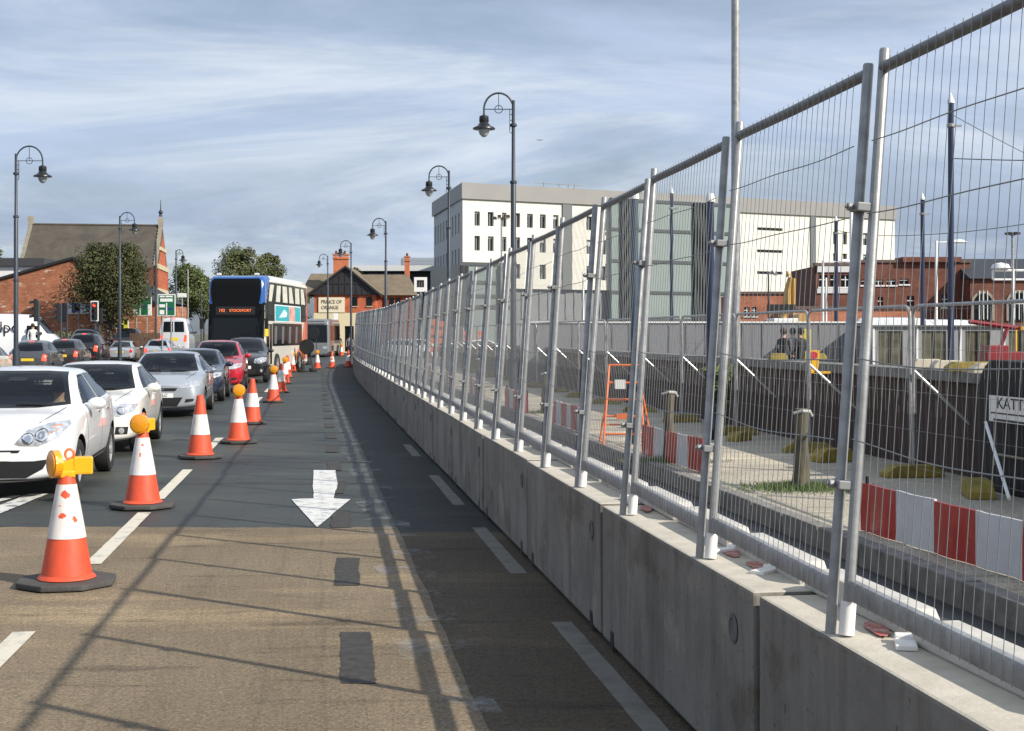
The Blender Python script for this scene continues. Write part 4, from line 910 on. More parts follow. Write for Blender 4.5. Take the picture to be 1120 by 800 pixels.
tree('broadleaf_tree', 'low green tree peeping over the pub roof behind the chimney', (XY(390, 172), 172, 0), 10.2, 4.5, 3, L_MID, 2500, .36, 18, 11)
tree('broadleaf_tree', 'small bright tree between the bus roof and the pub', (XY(326, 220), 220, 0), 10.5, 5, 3, L_MID, 2500, .4, 18, 12)
tree('broadleaf_tree', 'green tree top at the left edge behind the white flat roof', (XY(0, 150), 150, 0), 11.2, 5.0, 3, L_MID, 3000, .33, 20, 13)
tree('broadleaf_tree', 'small yellowish tree beside the slate roof gable', (XY(26, 152), 152, 0), 9.7, 3.5, 3, L_PALE, 2000, .33, 16, 14)
tree('broadleaf_tree', 'green tree behind the left shoulder of the bus', (XY(222, 160), 160, 0), 9.0, 4.6, 2.2, L_MID, 3500, .32, 20, 15)

# ------------------------------------------------------------------ buildings
BRICK = {}
def brickmat(name, c1, c2, mort, scale=4.2, pale=0.0, joints=(.018, .95, .32), rot=0.0, soft=False):
    m = bpy.data.materials.new(name); m.use_nodes = True; nt = m.node_tree; N = nt.nodes; L = nt.links; b = N['Principled BSDF']; b.inputs['Roughness'].default_value = .9
    tc = N.new('ShaderNodeTexCoord'); mp = N.new('ShaderNodeMapping'); mp.vector_type = 'TEXTURE' if rot else 'POINT'; mp.inputs['Rotation'].default_value = (R(90), 0, rot) if rot else (R(90), 0, 0); L.new(tc.outputs['Object'], mp.inputs[0])
    br = N.new('ShaderNodeTexBrick'); br.inputs['Scale'].default_value = scale; br.inputs['Color1'].default_value = (*c1, 1); br.inputs['Color2'].default_value = (*c2, 1); br.inputs['Mortar'].default_value = (*mort, 1)
    br.offset = 0 if soft else .5; br.inputs['Mortar Size'].default_value = joints[0]; br.inputs['Brick Width'].default_value = joints[1]; br.inputs['Row Height'].default_value = joints[2]; br.inputs['Bias'].default_value = -.1
    L.new(mp.outputs[0], br.inputs['Vector'])
    n = N.new('ShaderNodeTexNoise'); n.inputs['Scale'].default_value = 1.3; n.inputs['Detail'].default_value = 8; L.new(tc.outputs['Object'], n.inputs['Vector'])
    r = N.new('ShaderNodeMapRange'); r.inputs['To Min'].default_value = .92 if soft else .45; r.inputs['To Max'].default_value = 1.06 if soft else 1.6; L.new(n.outputs['Fac'], r.inputs['Value'])
    x = N.new('ShaderNodeMix'); x.data_type = 'RGBA'; x.blend_type = 'MULTIPLY'; x.inputs[0].default_value = 1; L.new(br.outputs['Color'], x.inputs[6]); L.new(r.outputs[0], x.inputs[7]); out = x.outputs[2]
    if pale:
        n2 = N.new('ShaderNodeTexNoise'); n2.inputs['Scale'].default_value = 3.2; n2.inputs['Detail'].default_value = 3; mp2 = N.new('ShaderNodeMapping'); mp2.inputs['Scale'].default_value = (.5, .5, 1.6); L.new(tc.outputs['Object'], mp2.inputs[0]); L.new(mp2.outputs[0], n2.inputs['Vector'])
        r2 = N.new('ShaderNodeMapRange'); r2.inputs['From Min'].default_value = .60; r2.inputs['From Max'].default_value = .66; L.new(n2.outputs['Fac'], r2.inputs['Value'])
        x2 = N.new('ShaderNodeMix'); x2.data_type = 'RGBA'; L.new(r2.outputs[0], x2.inputs[0]); L.new(out, x2.inputs[6]); x2.inputs[7].default_value = (.55, .42, .33, 1); out = x2.outputs[2]
    L.new(out, b.inputs['Base Color']); return m
BR_OLD = brickmat('brick_old', (.30, .10, .045), (.38, .15, .075), (.28, .17, .12), pale=1)
BR_RED = brickmat('brick_red', (.38, .085, .035), (.46, .12, .055), (.32, .16, .10))
BR_DARK = brickmat('brick_dark', (.13, .045, .03), (.17, .06, .04), (.12, .07, .055))
BR_OR = brickmat('brick_orange', (.38, .12, .055), (.45, .16, .08), (.36, .2, .14))
SLATE = mat('slate_roof', (.050, .042, .036), .85, col2=(.095, .082, .062), vscale=.9, detail=10, bump=.3, bscale=5, stretch=(1, 1, 1))
SLATE2 = mat('slate_roof_brown', (.13, .10, .065), .9, col2=(.20, .165, .115), vscale=1.2, detail=10, bump=.3, bscale=6)
TIMBER = mat('black_boarding', (.022, .022, .026), .6, var=.3, vscale=4, stretch=(6, 1, .4))
STONE = mat('pale_stone', (.52, .45, .30), .8, var=.2, vscale=2)
TRIMB = mat('dark_verge', (.02, .02, .022), .6)
FRAMEW = mat('window_frame_white', (.7, .7, .68), .5)

# low gabled brick building
t = thing('brick_building', 'low orange-brown brick building with a shallow dark-edged gable at the left edge', 'building', (0, 0, 0))
Yb = 100; pol = [(XY(-90, Yb), 0), (XY(172, Yb), 0), (XY(172, Yb), ZY(334, Yb)), (XY(80, Yb), ZY(284, Yb)), (XY(-90, Yb), ZY(332, Yb))]
q = MB(); q.prism(pol, -Yb, -Yb-9, XZ); q.build('wall', BR_OLD, t)
q = MB()
for (a, b) in ((4, 3), (3, 2)):
    A, B = pol[a], pol[b]; q.add([(A[0], Yb-.18, A[1]+.02), (B[0], Yb-.18, B[1]+.02), (B[0], Yb-.18, B[1]+.20), (A[0], Yb-.18, A[1]+.20), (A[0], Yb+9, A[1]+.02), (B[0], Yb+9, B[1]+.02), (B[0], Yb+9, B[1]+.20), (A[0], Yb+9, A[1]+.20)], [(0, 1, 2, 3), (3, 2, 6, 7), (0, 4, 5, 1), (4, 7, 6, 5)])
q.build('roof', TRIMB, t)
# white flat-roofed block behind it
t = thing('flat_roofed_building', 'white-walled building with a dark flat roof behind the brick gable', 'building', (0, 0, 0)); Yb = 111
q = MB(); q.box2((XY(-80, Yb), Yb, 0), (XY(44, Yb), Yb+2.2, ZY(291.5, Yb))); q.build('wall', mat('white_render', (.74, .74, .72), .8, var=.06), t)
q = MB(); q.box2((XY(-84, Yb), Yb-.3, ZY(291.5, Yb)), (XY(50, Yb), Yb+2.1, ZY(282.5, Yb))); q.build('roof', mat('felt_roof', (.05, .05, .055), .8), t, bevel=.03)
# long slate-roofed hall with the stone-trimmed gable
A = Vector((XY(172, 116), 116, 0)); rzb = R(8.3)
t = thing('slate_roofed_hall', 'long dark slate-roofed hall with a stone-trimmed brick gable end and finial', 'building', A, rzb)
Lh, Dh, He, Hr = 10.9, 8.6, 7.5, 11.0
q = MB(); wall_holes(q, (-Lh, 0, 0), (1, 0, 0), Lh, He, [(Lh-2.0, 3.6, Lh-1.1, 6.4), (Lh-3.9, 3.6, Lh-3.0, 6.4), (Lh-5.8, 3.6, Lh-4.9, 6.4)], .2)
q.prism([(0, 0), (Dh, 0), (Dh, He), (Dh/2, Hr-.15), (0, He)], -.3, 0, YZ); q.prism([(0, 0), (Dh, 0), (Dh, He), (Dh/2, Hr-.15), (0, He)], -Lh+.0, -Lh+.3, YZ)
q.box2((-Lh, Dh-.3, 0), (0, Dh, He)); q.build('wall', BR_DARK, t)
for k in (2.0, 3.9, 5.8):
    f = MB(); f.box2((-k+.02, .1, 3.62), (-k+.88, .18, 6.38)); w = f.build('window', mat('hall_window', (.03, .033, .04), .15), t); f = MB(); f.box2((-k-.1, -.08, 3.45), (-k+1.0, .05, 3.59)); f.build('sill', STONE, w)
q = MB()
for s, (y0, y1) in ((1, (-.3, Dh/2)), (-1, (Dh+.3, Dh/2))):
    q.add([(-Lh+.32, y0, He-.2), (-.32, y0, He-.2), (-.32, y1, Hr), (-Lh+.32, y1, Hr), (-Lh+.32, y0, He-.32), (-.32, y0, He-.32), (-.32, y1, Hr-.12), (-Lh+.32, y1, Hr-.12)], [(0, 1, 2, 3), (0, 4, 5, 1), (1, 5, 6, 2), (3, 2, 6, 7), (0, 3, 7, 4)])
q.tube([(-Lh+.3, Dh/2, Hr+.02), (-.3, Dh/2, Hr+.02)], .11, 6); q.build('roof', SLATE, t)
for x0, nm in ((-.32, 'gable_coping'), (-Lh-.02, 'gable_coping')):
    q = MB()
    for k in range(12):
        for s in (0, 1):
            u = k/12; y = u*Dh/2 if s == 0 else Dh-u*Dh/2; z = He+u*(Hr-He); q.box((x0+.17, y+(.12 if s == 0 else -.12), z+.10), (.30, .30, .34))
    q.box((x0+.17, Dh/2, Hr+.35), (.42, .5, .7)); q.build(nm, mat('grey_coping', (.22, .20, .15), .85, col2=(.36, .33, .26), vscale=1.5), t)
q = MB(); q.tube([(-.15, Dh/2, Hr+.8), (-.15, Dh/2, Hr+1.2), (-.15, Dh/2, Hr+2.2)], [.16, .05, .02], 8).lathe([(0, -.2), (.2, 0), (.12, .2), (0, .25)], 10, Matrix.Translation((-.15, Dh/2, Hr+1.1))); q.build('finial', TRIMB, t)
q = MB(); q.box2((-.02, .0, 0), (.10, Dh, 3.0)); q.build('shopfront', STONE, t)
q = MB()
for (z0, z1) in ((3.3, 3.75), (5.2, 5.6), (7.2, 7.6), (8.8, 9.1)): q.box2((.0, .05 if z1 < 8 else 1.8, z0), (.12, Dh-.05 if z1 < 8 else Dh-1.8, z1))
q.build('stone_band', STONE, t)
for y in (.25, Dh-.6): q = MB(); q.box2((.0, y, 0), (.09, y+.4, 7.6)); q.build('pilaster', BR_RED, t)
q = MB(); q.prism([(1.0, 3.2), (Dh-1, 3.2), (Dh-1, 7.4), (Dh/2, 10), (1, 7.4)], 0.0, .05, YZ); q.build('gable_panel', BR_RED, t)
for y in (1.6, 3.6, 5.7):
    q = MB(); q.box2((.02, y, 3.85), (.075, y+1.1, 5.1)); q.build('gable_window', GLASS, t)

# pub
Yp = 138
t = thing('pub', 'brick pub with a black boarded gable, cream sign board and tall orange chimneys', 'building', (0, 0, 0))
xa, xb = XY(341, Yp), XY(413, Yp); ze = ZY(322.5, Yp); xm = XY(378.5, Yp); za = ZY(293, Yp); zc = ZY(342.5, Yp)
q = MB(); q.box2((xa+.25, Yp, zc), (xb-.2, Yp+9, ze)); q.build('wall', BR_RED, t)
q = MB(); wall_holes(q, (xa+.2, Yp-.06, 0), (1, 0, 0), xb-xa-.35, zc, [(.8, .9, 2.2, 2.9), (3.0, .1, 3.9, 2.6), (4.5, .9, 6.0, 2.9)], .25); q.build('cream_ground_floor', mat('cream_render', (.66, .58, .38), .8), t)
q = MB(); q.box2((xa+.3, Yp+.16, .1), (xb-.3, Yp+.24, zc-.2)); q.build('ground_floor_glass', GLASS, t)
q = MB(); q.prism([(xa-.1, ze), (xb+.1, ze), (xm, za-.1)], -Yp+.25, -Yp-.3, XZ)
for k in range(11):
    x = xa+.5+k*.56; zt = za-.3-(za-ze)*abs(x-xm)/((xb-xa)/2); 
    if zt > ze+.2: q.box2((x-.05, Yp-.30, ze), (x+.05, Yp-.25, zt))
q.box2((xa+1.4, Yp-.32, ze+1.05), (xb-1.4, Yp-.25, ze+1.17)); q.build('gable_boarding', TIMBER, t)
q = MB()
for (x0, x1) in ((xa-.35, xm), (xb+.35, xm)):
    q.add([(x0, Yp-.5, ze-.15), (x1, Yp-.5, za), (x1, Yp-.5, za+.2), (x0, Yp-.5, ze+.08), (x0, Yp+9, ze-.15), (x1, Yp+9, za), (x1, Yp+9, za+.2), (x0, Yp+9, ze+.08)], [(0, 1, 2, 3), (3, 2, 6, 7), (0, 4, 5, 1), (4, 5, 6, 7)])
q.build('gable_roof', SLATE2, t); q = MB()
for (x0, x1) in ((xa-.4, xm), (xb+.4, xm)): q.add([(x0, Yp-.54, ze-.2), (x1, Yp-.54, za-.02), (x1, Yp-.54, za+.2), (x0, Yp-.54, ze+.06), (x0, Yp-.5, ze-.2), (x1, Yp-.5, za-.02), (x1, Yp-.5, za+.2), (x0, Yp-.5, ze+.06)], [(0, 1, 2, 3), (3, 2, 6, 7), (4, 5, 1, 0)])
q.build('bargeboard', TRIMB, t)
xs, xe = XY(348.5, Yp), XY(377, Yp); sb = MB(); sb.box2((xs, Yp-.12, ZY(342, Yp)), (xe, Yp-.01, ZY(325.5, Yp))); sg = sb.build('sign_board', mat('cream_board', (.72, .66, .48), .6), t)
BRN = mat('sign_ink', (.16, .12, .10), .6)
for k, wd in enumerate(('PRINCE OF', 'ORANGE')): text_mesh('sign_lettering', wd, .50, BRN, sg, Matrix.Translation(((xs+xe)/2-(.0 if k == 0 else .15), Yp-.14, ZY(330.5+6.2*k, Yp))) @ Matrix.Rotation(R(90), 4, 'X'), .01, sx=.82)
for px in (388, 404): 
    q = MB(); q.box2((XY(px-3, Yp), Yp-.06, ZY(335, Yp)), (XY(px+3, Yp), Yp-.005, ZY(325, Yp))); w = q.build('window', GLASS, t); q = MB(); q.box2((XY(px-3.4, Yp), Yp-.10, ZY(336, Yp)), (XY(px+3.4, Yp), Yp-.0, ZY(335, Yp))); q.build('sill', STONE, w)
# right wing with its hipped roof
xr0, xr1 = xb-1.2, XY(452, Yp)
q = MB(); q.box2((xr0, Yp+2, 0), (xr1-.2, Yp+8.5, ze+.1)); q.build('wing_wall', BR_RED, t)
q = MB(); zr = ZY(300.5, Yp+5); q.add([(xr0, Yp+1.6, ze), (xr1+.1, Yp+1.6, ze), (xr1-.9, Yp+5, zr), (xr0-2, Yp+5, zr), (xr0, Yp+8.8, ze), (xr1+.1, Yp+8.8, ze)], [(0, 1, 2, 3), (3, 2, 5, 4), (1, 5, 2), (0, 3, 4)]); q.build('wing_roof', SLATE2, t)
for px in (421, 428, 435): q = MB(); q.box2((XY(px-2, Yp+2), Yp+1.93, ZY(338, Yp)), (XY(px+3, Yp+2), Yp+1.995, ZY(325.5, Yp))); q.build('window', GLASS, t)
xl = XY(333, Yp+6); q = MB(); q.add([(xl, Yp+3, ze+.2), (xm, Yp+3, ze+.2), (xm, Yp+6.5, za-.3), (xl+.6, Yp+6.5, za-.3), (xl, Yp+9, ze)], [(0, 1, 2, 3), (0, 3, 4)]); q.build('rear_roof', SLATE2, t)
for (px0, px1, pt_, pb, nm, Yc) in ((364.5, 380.5, 278.5, 300, 'chimney', Yp+2.5), (442.5, 447.5, 281, 306, 'chimney', Yp+5)):
    x0, x1 = XY(px0, Yc), XY(px1, Yc); q = MB(); q.box2((x0, Yc, ZY(pb, Yc)), (x1, Yc+.8, ZY(pt_+2, Yc))); q.box2((x0-.08, Yc-.08, ZY(pt_+5, Yc)), (x1+.08, Yc+.88, ZY(pt_+3.2, Yc))).box2((x0-.08, Yc-.08, ZY(pt_+1, Yc)), (x1+.08, Yc+.88, ZY(pt_-.6, Yc)))
    c = q.build(nm, brickmat('chimney_brick', (.46, .13, .05), (.52, .17, .08), (.4, .2, .12)), t)
    for k in range(3 if px1-px0 > 10 else 1):
        x = x0+.25+k*.42 if px1-px0 > 10 else (x0+x1)/2; q = MB(); q.tube([(x, Yc+.4, ZY(pt_, Yc)), (x, Yc+.4, ZY(pt_-4.2, Yc))], [.13, .10], 8); q.build('chimney_pot', mat('pot_dark', (.10, .045, .03), .8), c)

# low dark building with a white roof slab and its white sign box
Yd = 185
t = thing('dark_low_building', 'dark glazed low building under a long white roof slab beside the white block', 'building', (0, 0, 0))
q = MB(); q.box2((XY(388, Yd), Yd, 0), (XY(480, Yd), Yd+12, ZY(297, Yd))); q.build('wall', mat('dark_cladding', (.018, .018, .02), .5), t)
q = MB(); q.box2((XY(384, Yd), Yd-1.5, ZY(297, Yd)), (XY(486, Yd), Yd+13, ZY(291, Yd))); q.build('roof_slab', mat('white_fascia', (.62, .63, .62), .6), t)
q = MB(); q.box2((XY(437, Yd), Yd+2, ZY(291, Yd)), (XY(480, Yd), Yd+9, ZY(281, Yd))); q.build('roof_plant', mat('plant_grey', (.22, .25, .29), .5), t, bevel=.3)
for k in range(3):
    q = MB(); q.box2((XY(402+14*k, Yd), Yd-.06, ZY(320, Yd)), (XY(414+14*k, Yd), Yd-.01, ZY(299, Yd))); q.build('window', mat('grey_glass', (.06, .075, .08), .1), t)
Ys = 120; t = thing('sign_totem', 'white square sign on a post with a dark building pictogram', 'sign', (XY(460, Ys), Ys, 0))
q = MB(); q.tube([(0, 0, 0), (0, 0, ZY(320, Ys))], .08, 8); q.build('post', GALV, t)
z0, z1 = ZY(319.5, Ys), ZY(303.5, Ys); q = MB(); q.box2((-.55, -.06, z0), (.55, .02, z1)); sg = q.build('panel', WHITEP, t, bevel=.02)
q = MB()
for k in range(3): q.box2((-.30+.21*k, -.075, z0+.40), (-.12+.21*k, -.058, z1-.38))
q.box2((-.30, -.075, z1-.40), (.30, -.058, z1-.24)); q.build('pictogram', INK, sg)

# white five-storey block
A = Vector((XY(506, 150), 150, 0)); dF = Vector((17.5, 9.2, 0)).normalized(); dL = Vector((-4.3, 23, 0)).normalized()
LF, LL = 60.2, 23.4; Zt, Zw, Zg = ZY(200, 150), ZY(217.5, 150), ZY(315, 150)
WHT = brickmat('white_cladding', (.70, .68, .60), (.72, .70, .62), (.50, .49, .44), scale=.42, joints=(.006, 1.4, .75), rot=math.atan2(9.2, 17.5), soft=True); GRYP = mat('grey_parapet', (.25, .243, .232), .5, var=.05, vscale=.5); GREYC = mat('grey_cladding', (.20, .21, .22), .5, var=.1, vscale=.8)
def on_face(px):
    k = (px-CX)/F; return (k*A.y-A.x)/(dF.x-k*dF.y)
t = thing('white_office_block', 'white five-storey block with small dark windows and a grey parapet beyond the fence', 'building', (0, 0, 0))
holes = []
for (py0, py1) in ((232.5, 248), (259, 275), (288.5, 304.5)):
    z0, z1 = ZY(py1, 152)-Zg, ZY(py0, 152)-Zg
    for (a, b) in ((519, 525), (533.5, 540), (549, 554), (563.5, 569), (576.5, 583), (590.5, 597), (605, 611), (641.5, 648), (658, 663)):
        u0, u1 = on_face(a), on_face(b); holes.append((u0, z0, u1, z1))
for (py0, py1) in ((250, 253.2), (274, 277.2), (297.5, 300.7)):
    Yq = 170; holes.append((on_face(828), ZY(py1, Yq)-Zg, on_face(856), ZY(py0, Yq)-Zg))
for (py0, py1) in ((254.5, 268), (278, 288)):
    for (a, b) in ((911, 915), (921.5, 926.5), (932.5, 937.5), (944, 949)): Yq = 175; holes.append((on_face(a), ZY(py1, Yq)-Zg, on_face(b), ZY(py0, Yq)-Zg))
q = MB(); pf = wall_holes(q, A+Vector((0, 0, Zg)), dF, LF, Zw-Zg, holes, .35)
BKW = A+dL*LL; nF = Vector((-dF.y, dF.x, 0))
E = A+dF*LF; E2 = E+nF*22
q.add([E+Vector((0, 0, Zg)), E2+Vector((0, 0, Zg)), E2+Vector((0, 0, Zw)), E+Vector((0, 0, Zw))], [(0, 1, 2, 3)])
q.build('wall', WHT, t)
FRD = mat('window_frame_grey', (.30, .31, .32), .5)
for h in holes:
    q = MB(); q.add([pf(h[0], h[1], .30), pf(h[2], h[1], .30), pf(h[2], h[3], .30), pf(h[0], h[3], .30)], [(0, 1, 2, 3)]); w_ = q.build('window', mat('office_glass', (.035, .04, .045), .08), t)
    if h[3]-h[1] > .8:
        q = MB(); k_ = random.choice((0, 0, .15, .3, .45)); zt_ = h[3]-(h[3]-h[1])*k_; um = h[0]+(h[2]-h[0])*.5
        for (a_, b_, c_, d_) in ((um-.03, h[1], um+.03, h[3]), (h[0], h[1], h[0]+.05, h[3]), (h[2]-.05, h[1], h[2], h[3])): q.add([pf(a_, b_, .26), pf(c_, b_, .26), pf(c_, d_, .26), pf(a_, d_, .26)], [(0, 1, 2, 3)])
        q.build('window_frame', FRD, w_)
        if k_: q = MB(); q.add([pf(h[0]+.06, zt_, .28), pf(h[2]-.06, zt_, .28), pf(h[2]-.06, h[3], .28), pf(h[0]+.06, h[3], .28)], [(0, 1, 2, 3)]); q.build('blind', mat('blind_pale', (.55, .55, .52), .8), w_)
# side wall in shade, with its own window columns
sh = []
for (v0, v1) in ((11.9, 14.0), (8.2, 10.4), (4.3, 6.6), (.6, 2.9)):
    for k in range(9): sh.append((1.0+k*2.4, v0-2.2, 1.9+k*2.4, v1-2.2))
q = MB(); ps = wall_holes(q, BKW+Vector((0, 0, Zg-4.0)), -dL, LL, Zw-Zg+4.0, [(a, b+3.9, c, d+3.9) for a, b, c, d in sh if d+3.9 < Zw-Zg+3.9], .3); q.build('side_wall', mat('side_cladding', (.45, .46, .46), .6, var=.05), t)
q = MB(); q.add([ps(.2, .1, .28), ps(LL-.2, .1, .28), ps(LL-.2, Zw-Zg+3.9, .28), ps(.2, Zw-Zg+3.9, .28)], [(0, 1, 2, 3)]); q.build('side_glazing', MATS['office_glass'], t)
q = MB(); B3 = BKW; nv = [A-dF*.2-nF*.25, E+dF*.2-nF*.25, E2+dF*.2, B3-dF*.2+nF*.2]
q.add([tuple(p+Vector((0, 0, z))) for z in (Zw, Zt) for p in nv], [(0, 1, 5, 4), (1, 2, 6, 5), (2, 3, 7, 6), (3, 0, 4, 7), (4, 5, 6, 7), (3, 2, 1, 0)]); q.build('parapet', GRYP, t)
q = MB(); q.add([tuple(p+Vector((0, 0, z))) for z in (0, Zg) for p in (A+nF*.5, E+nF*.5, E+nF*.6, A+nF*.6)], [(0, 1, 5, 4), (4, 5, 6, 7)])
for k in range(48): q.box(A+nF*.45+dF*(3+k*1.1)+Vector((0, 0, Zg-1.7)), (.22, .12, 3.2), rz=math.atan2(dF.y, dF.x))
q.build('ground_floor', GREYC, t)
for px in (620, 889): 
    q = MB(); u = on_face(px); q.box(A+dF*u-nF*.06+Vector((0, 0, (Zw+Zg)/2)), (1.2 if px < 700 else .8, .2, Zw-Zg), rz=math.atan2(dF.y, dF.x)); q.build('joint_strip', mat('strip_grey', (.16, .17, .17), .3), t)
q = MB()
for u in (12, 14, 15.2, 16): q.tube([tuple(A+dF*u+nF*4+Vector((0, 0, Zt))), tuple(A+dF*u+nF*4+Vector((0, 0, Zt+1.0)))], .05, 5)
q.tube([tuple(A+dF*11+nF*4+Vector((0, 0, Zt+.9))), tuple(A+dF*17+nF*4+Vector((0, 0, Zt+.9)))], .04, 5); q.build('roof_rail', GALVD, t)
# green-grey ribbed tower in front of it, and the lower glazed block
def ribbed(name, label, px0, px1, ptop, Yq, dep, seams, ribs, col):
    if Yq is None: Yq = (A+dF*on_face(px0)-nF*.8).y
    t = thing(name, label, 'building', (0, 0, 0)); x0, x1 = XY(px0, Yq), (XY(px0, Yq)+XY(px1, Yq*1.03)-XY(px0, Yq*1.03)); zt = ZY(ptop, Yq)
    k = dF.y/dF.x; yy = lambda x: Yq+(x-x0)*k; cs = math.atan2(dF.y, dF.x)
    q = MB(); q.add([(x0, yy(x0), 0), (x1, yy(x1), 0), (x1-dep*dF.y, yy(x1)+dep*dF.x, 0), (x0-dep*dF.y, yy(x0)+dep*dF.x, 0), (x0, yy(x0), zt), (x1, yy(x1), zt), (x1-dep*dF.y, yy(x1)+dep*dF.x, zt), (x0-dep*dF.y, yy(x0)+dep*dF.x, zt)], [(0, 1, 5, 4), (1, 2, 6, 5), (2, 3, 7, 6), (3, 0, 4, 7), (4, 5, 6, 7)])
    q.build('cladding', col, t)
    for z in seams: q = MB(); q.add([(x0-.02, yy(x0)-.12, z), (x1+.02, yy(x1)-.12, z), (x1+.02, yy(x1)-.12, z+.35), (x0-.02, yy(x0)-.12, z+.35), (x0, yy(x0)+.1, z), (x1, yy(x1)+.1, z), (x1, yy(x1)+.1, z+.35), (x0, yy(x0)+.1, z+.35)], [(0, 1, 2, 3), (3, 2, 6, 7), (1, 0, 4, 5), (0, 3, 7, 4), (1, 5, 6, 2)]); q.build('floor_band', mat('band_dark', (.05, .06, .065), .5), t)
    for (a, b) in ribs:
        n = 6; q = MB()
        for i in range(n):
            x = XY(a+(b-a)*(i+.5)/n, Yq+6); q.box((x, yy(x)-.25, zt/2), (abs(XY(b, Yq)-XY(a, Yq))/n*.55, .45, zt-.3), rz=cs)
        q.build('louvre_screen', mat('louvre', (.06, .07, .075), .5), t)
    return t
CLAD = mat('green_grey_cladding', (.225, .275, .262), .35, var=.06, vscale=.4)
ribbed('grey_green_tower', 'grey-green clad tower with dark louvre screens in front of the white block', 669, 806, 216, None, .7, [ZY(p, 160) for p in (222, 254, 288, 322, 352)], [(675, 690), (757, 776)], CLAD)
ribbed('grey_green_annex', 'low grey-green glazed annex at the corner of the white block', 503, 556, 289, 140, 7, [ZY(p, 141) for p in (291, 311, 326, 338)], [(506, 514), (546, 554)], CLAD)

# brick terrace at right
def terrace(name, label, px0, px1, ptop, Yq, m, dep=9, roof=None, wins=(), arch=(), bands=()):
    t = thing(name, label, 'building', (0, 0, 0)); x0, x1 = XY(px0, Yq), XY(px1, Yq); zt = ZY(ptop, Yq)
    hs = [(XY(a, Yq)-x0, ZY(d, Yq), XY(c, Yq)-x0, ZY(b, Yq)) for a, b, c, d in wins]
    q = MB(); pt = wall_holes(q, (x0, Yq, 0), (1, 0, 0), x1-x0, zt, hs, .2); q.box2((x0, Yq+.3, 0), (x1, Yq+dep, zt-.01)); q.build('wall', m, t)
    for h in hs:
        f = MB(); f.add([pt(h[0], h[1], .16), pt(h[2], h[1], .16), pt(h[2], h[3], .16), pt(h[0], h[3], .16)], [(0, 1, 2, 3)]); w = f.build('window', GLASS, t)
        f = MB(); cx = (h[0]+h[2])/2; cz = (h[1]+h[3])/2; f.box((x0+cx, Yq+.12, cz), (.07, .05, h[3]-h[1])).box((x0+cx, Yq+.13, cz+.1), (h[2]-h[0], .05, .07)).box((x0+cx, Yq-.02, h[1]-.06), (h[2]-h[0]+.2, .14, .12)); f.build('window_frame', FRAMEW, w)
    for (pa, pb) in bands: f = MB(); f.box2((x0+.1, Yq-.1, ZY(pb, Yq)), (x1-.1, Yq-.01, ZY(pa, Yq))); f.build('white_band', mat('white_render2', (.6, .6, .6), .7), t)
    for (px, py, w) in arch:
        c = (XY(px, Yq), ZY(py, Yq)); r = w/F*Yq/2
        pol = [(c[0]-r, c[1]-1.4)]+[(c[0]+r*math.cos(a), c[1]+r*math.sin(a)) for a in [math.pi*(1-i/12) for i in range(13)]]+[(c[0]+r, c[1]-1.4)]
        po2 = [(c[0]-r*.78, c[1]-1.38)]+[(c[0]+r*.78*math.cos(a), c[1]+r*.78*math.sin(a)) for a in [math.pi*(1-i/12) for i in range(13)]]+[(c[0]+r*.78, c[1]-1.38)]
        f = MB(); f.prism(pol, -Yq+.1, -Yq, XZ); w_ = f.build('arch', mat('arch_stone', (.30, .25, .2), .8), t); f = MB(); f.prism(po2, -Yq+.13, -Yq+.1, XZ); g = f.build('arch_glass', GLASS, w_); 
        f = MB(); [f.box((c[0]+k*r*.35, Yq-.15, c[1]-.2), (.06, .05, 2.2)) for k in (-1, 0, 1)]; f.box((c[0], Yq-.16, c[1]-.1), (r*1.5, .05, .06)); f.build('glazing_bar', FRAMEW, w_)
    if roof: 
        f = MB(); zr = ZY(roof, Yq); f.add([(x0-.1, Yq-.3, zt), (x1+.1, Yq-.3, zt), (x1+.1, Yq+dep/2, zr), (x0-.1, Yq+dep/2, zr), (x0-.1, Yq+dep, zt), (x1+.1, Yq+dep, zt)], [(0, 1, 2, 3), (3, 2, 5, 4), (0, 3, 4), (1, 5, 2)]); f.build('roof', mat('slate_blue', (.035, .04, .05), .7, var=.2), t)
    else: f = MB(); f.box2((x0-.1, Yq-.12, zt), (x1+.1, Yq+.5, zt+.22)); f.build('coping', STONE if 0 else mat('coping_dark', (.12, .08, .07), .8), t)
    return t
terrace('brick_shop', 'narrow dark brick building with white window bands right of the white block', 892, 936, 291, 104, BR_DARK, wins=[(896, 301, 905, 314), (908, 301, 917, 314), (920, 301, 930, 314)], bands=[(291.5, 298), (316, 321)])
terrace('brick_terrace', 'long dark red brick parapet building behind the navy tram posts', 938, 1061, 287.5, 110, BR_DARK, wins=[(944, 325, 950, 337), (960, 325, 966, 337), (992, 324, 1000, 337), (1030, 322, 1037, 336), (942, 306, 952, 312), (956, 306, 966, 312), (970, 306, 980, 312), (984, 305, 994, 311)], bands=[])
q = MB(); q.box2((XY(986, 110), 109.6, ZY(287, 110)), (XY(1050, 110), 112, ZY(281.5, 110))); q.build('parapet', BR_DARK, bpy.data.objects['brick_terrace'])
terrace('brick_hall', 'slate-roofed brick hall with stone arched windows at the right edge', 1061, 1190, 305, 108, BR_DARK, roof=280, arch=[(1075, 331, 25), (1114, 331, 27), (1153, 331, 27)])
terrace('orange_brick_building', 'bright orange brick building lit by the sun below the white block', 806, 890, 322, 118, BR_OR, wins=[(814, 336, 820, 346), (822, 336, 828, 346)])
terrace('orange_brick_wall', 'long low orange brick wall under the brick terrace', 868, 1010, 338.5, 98, BR_OR, dep=1)
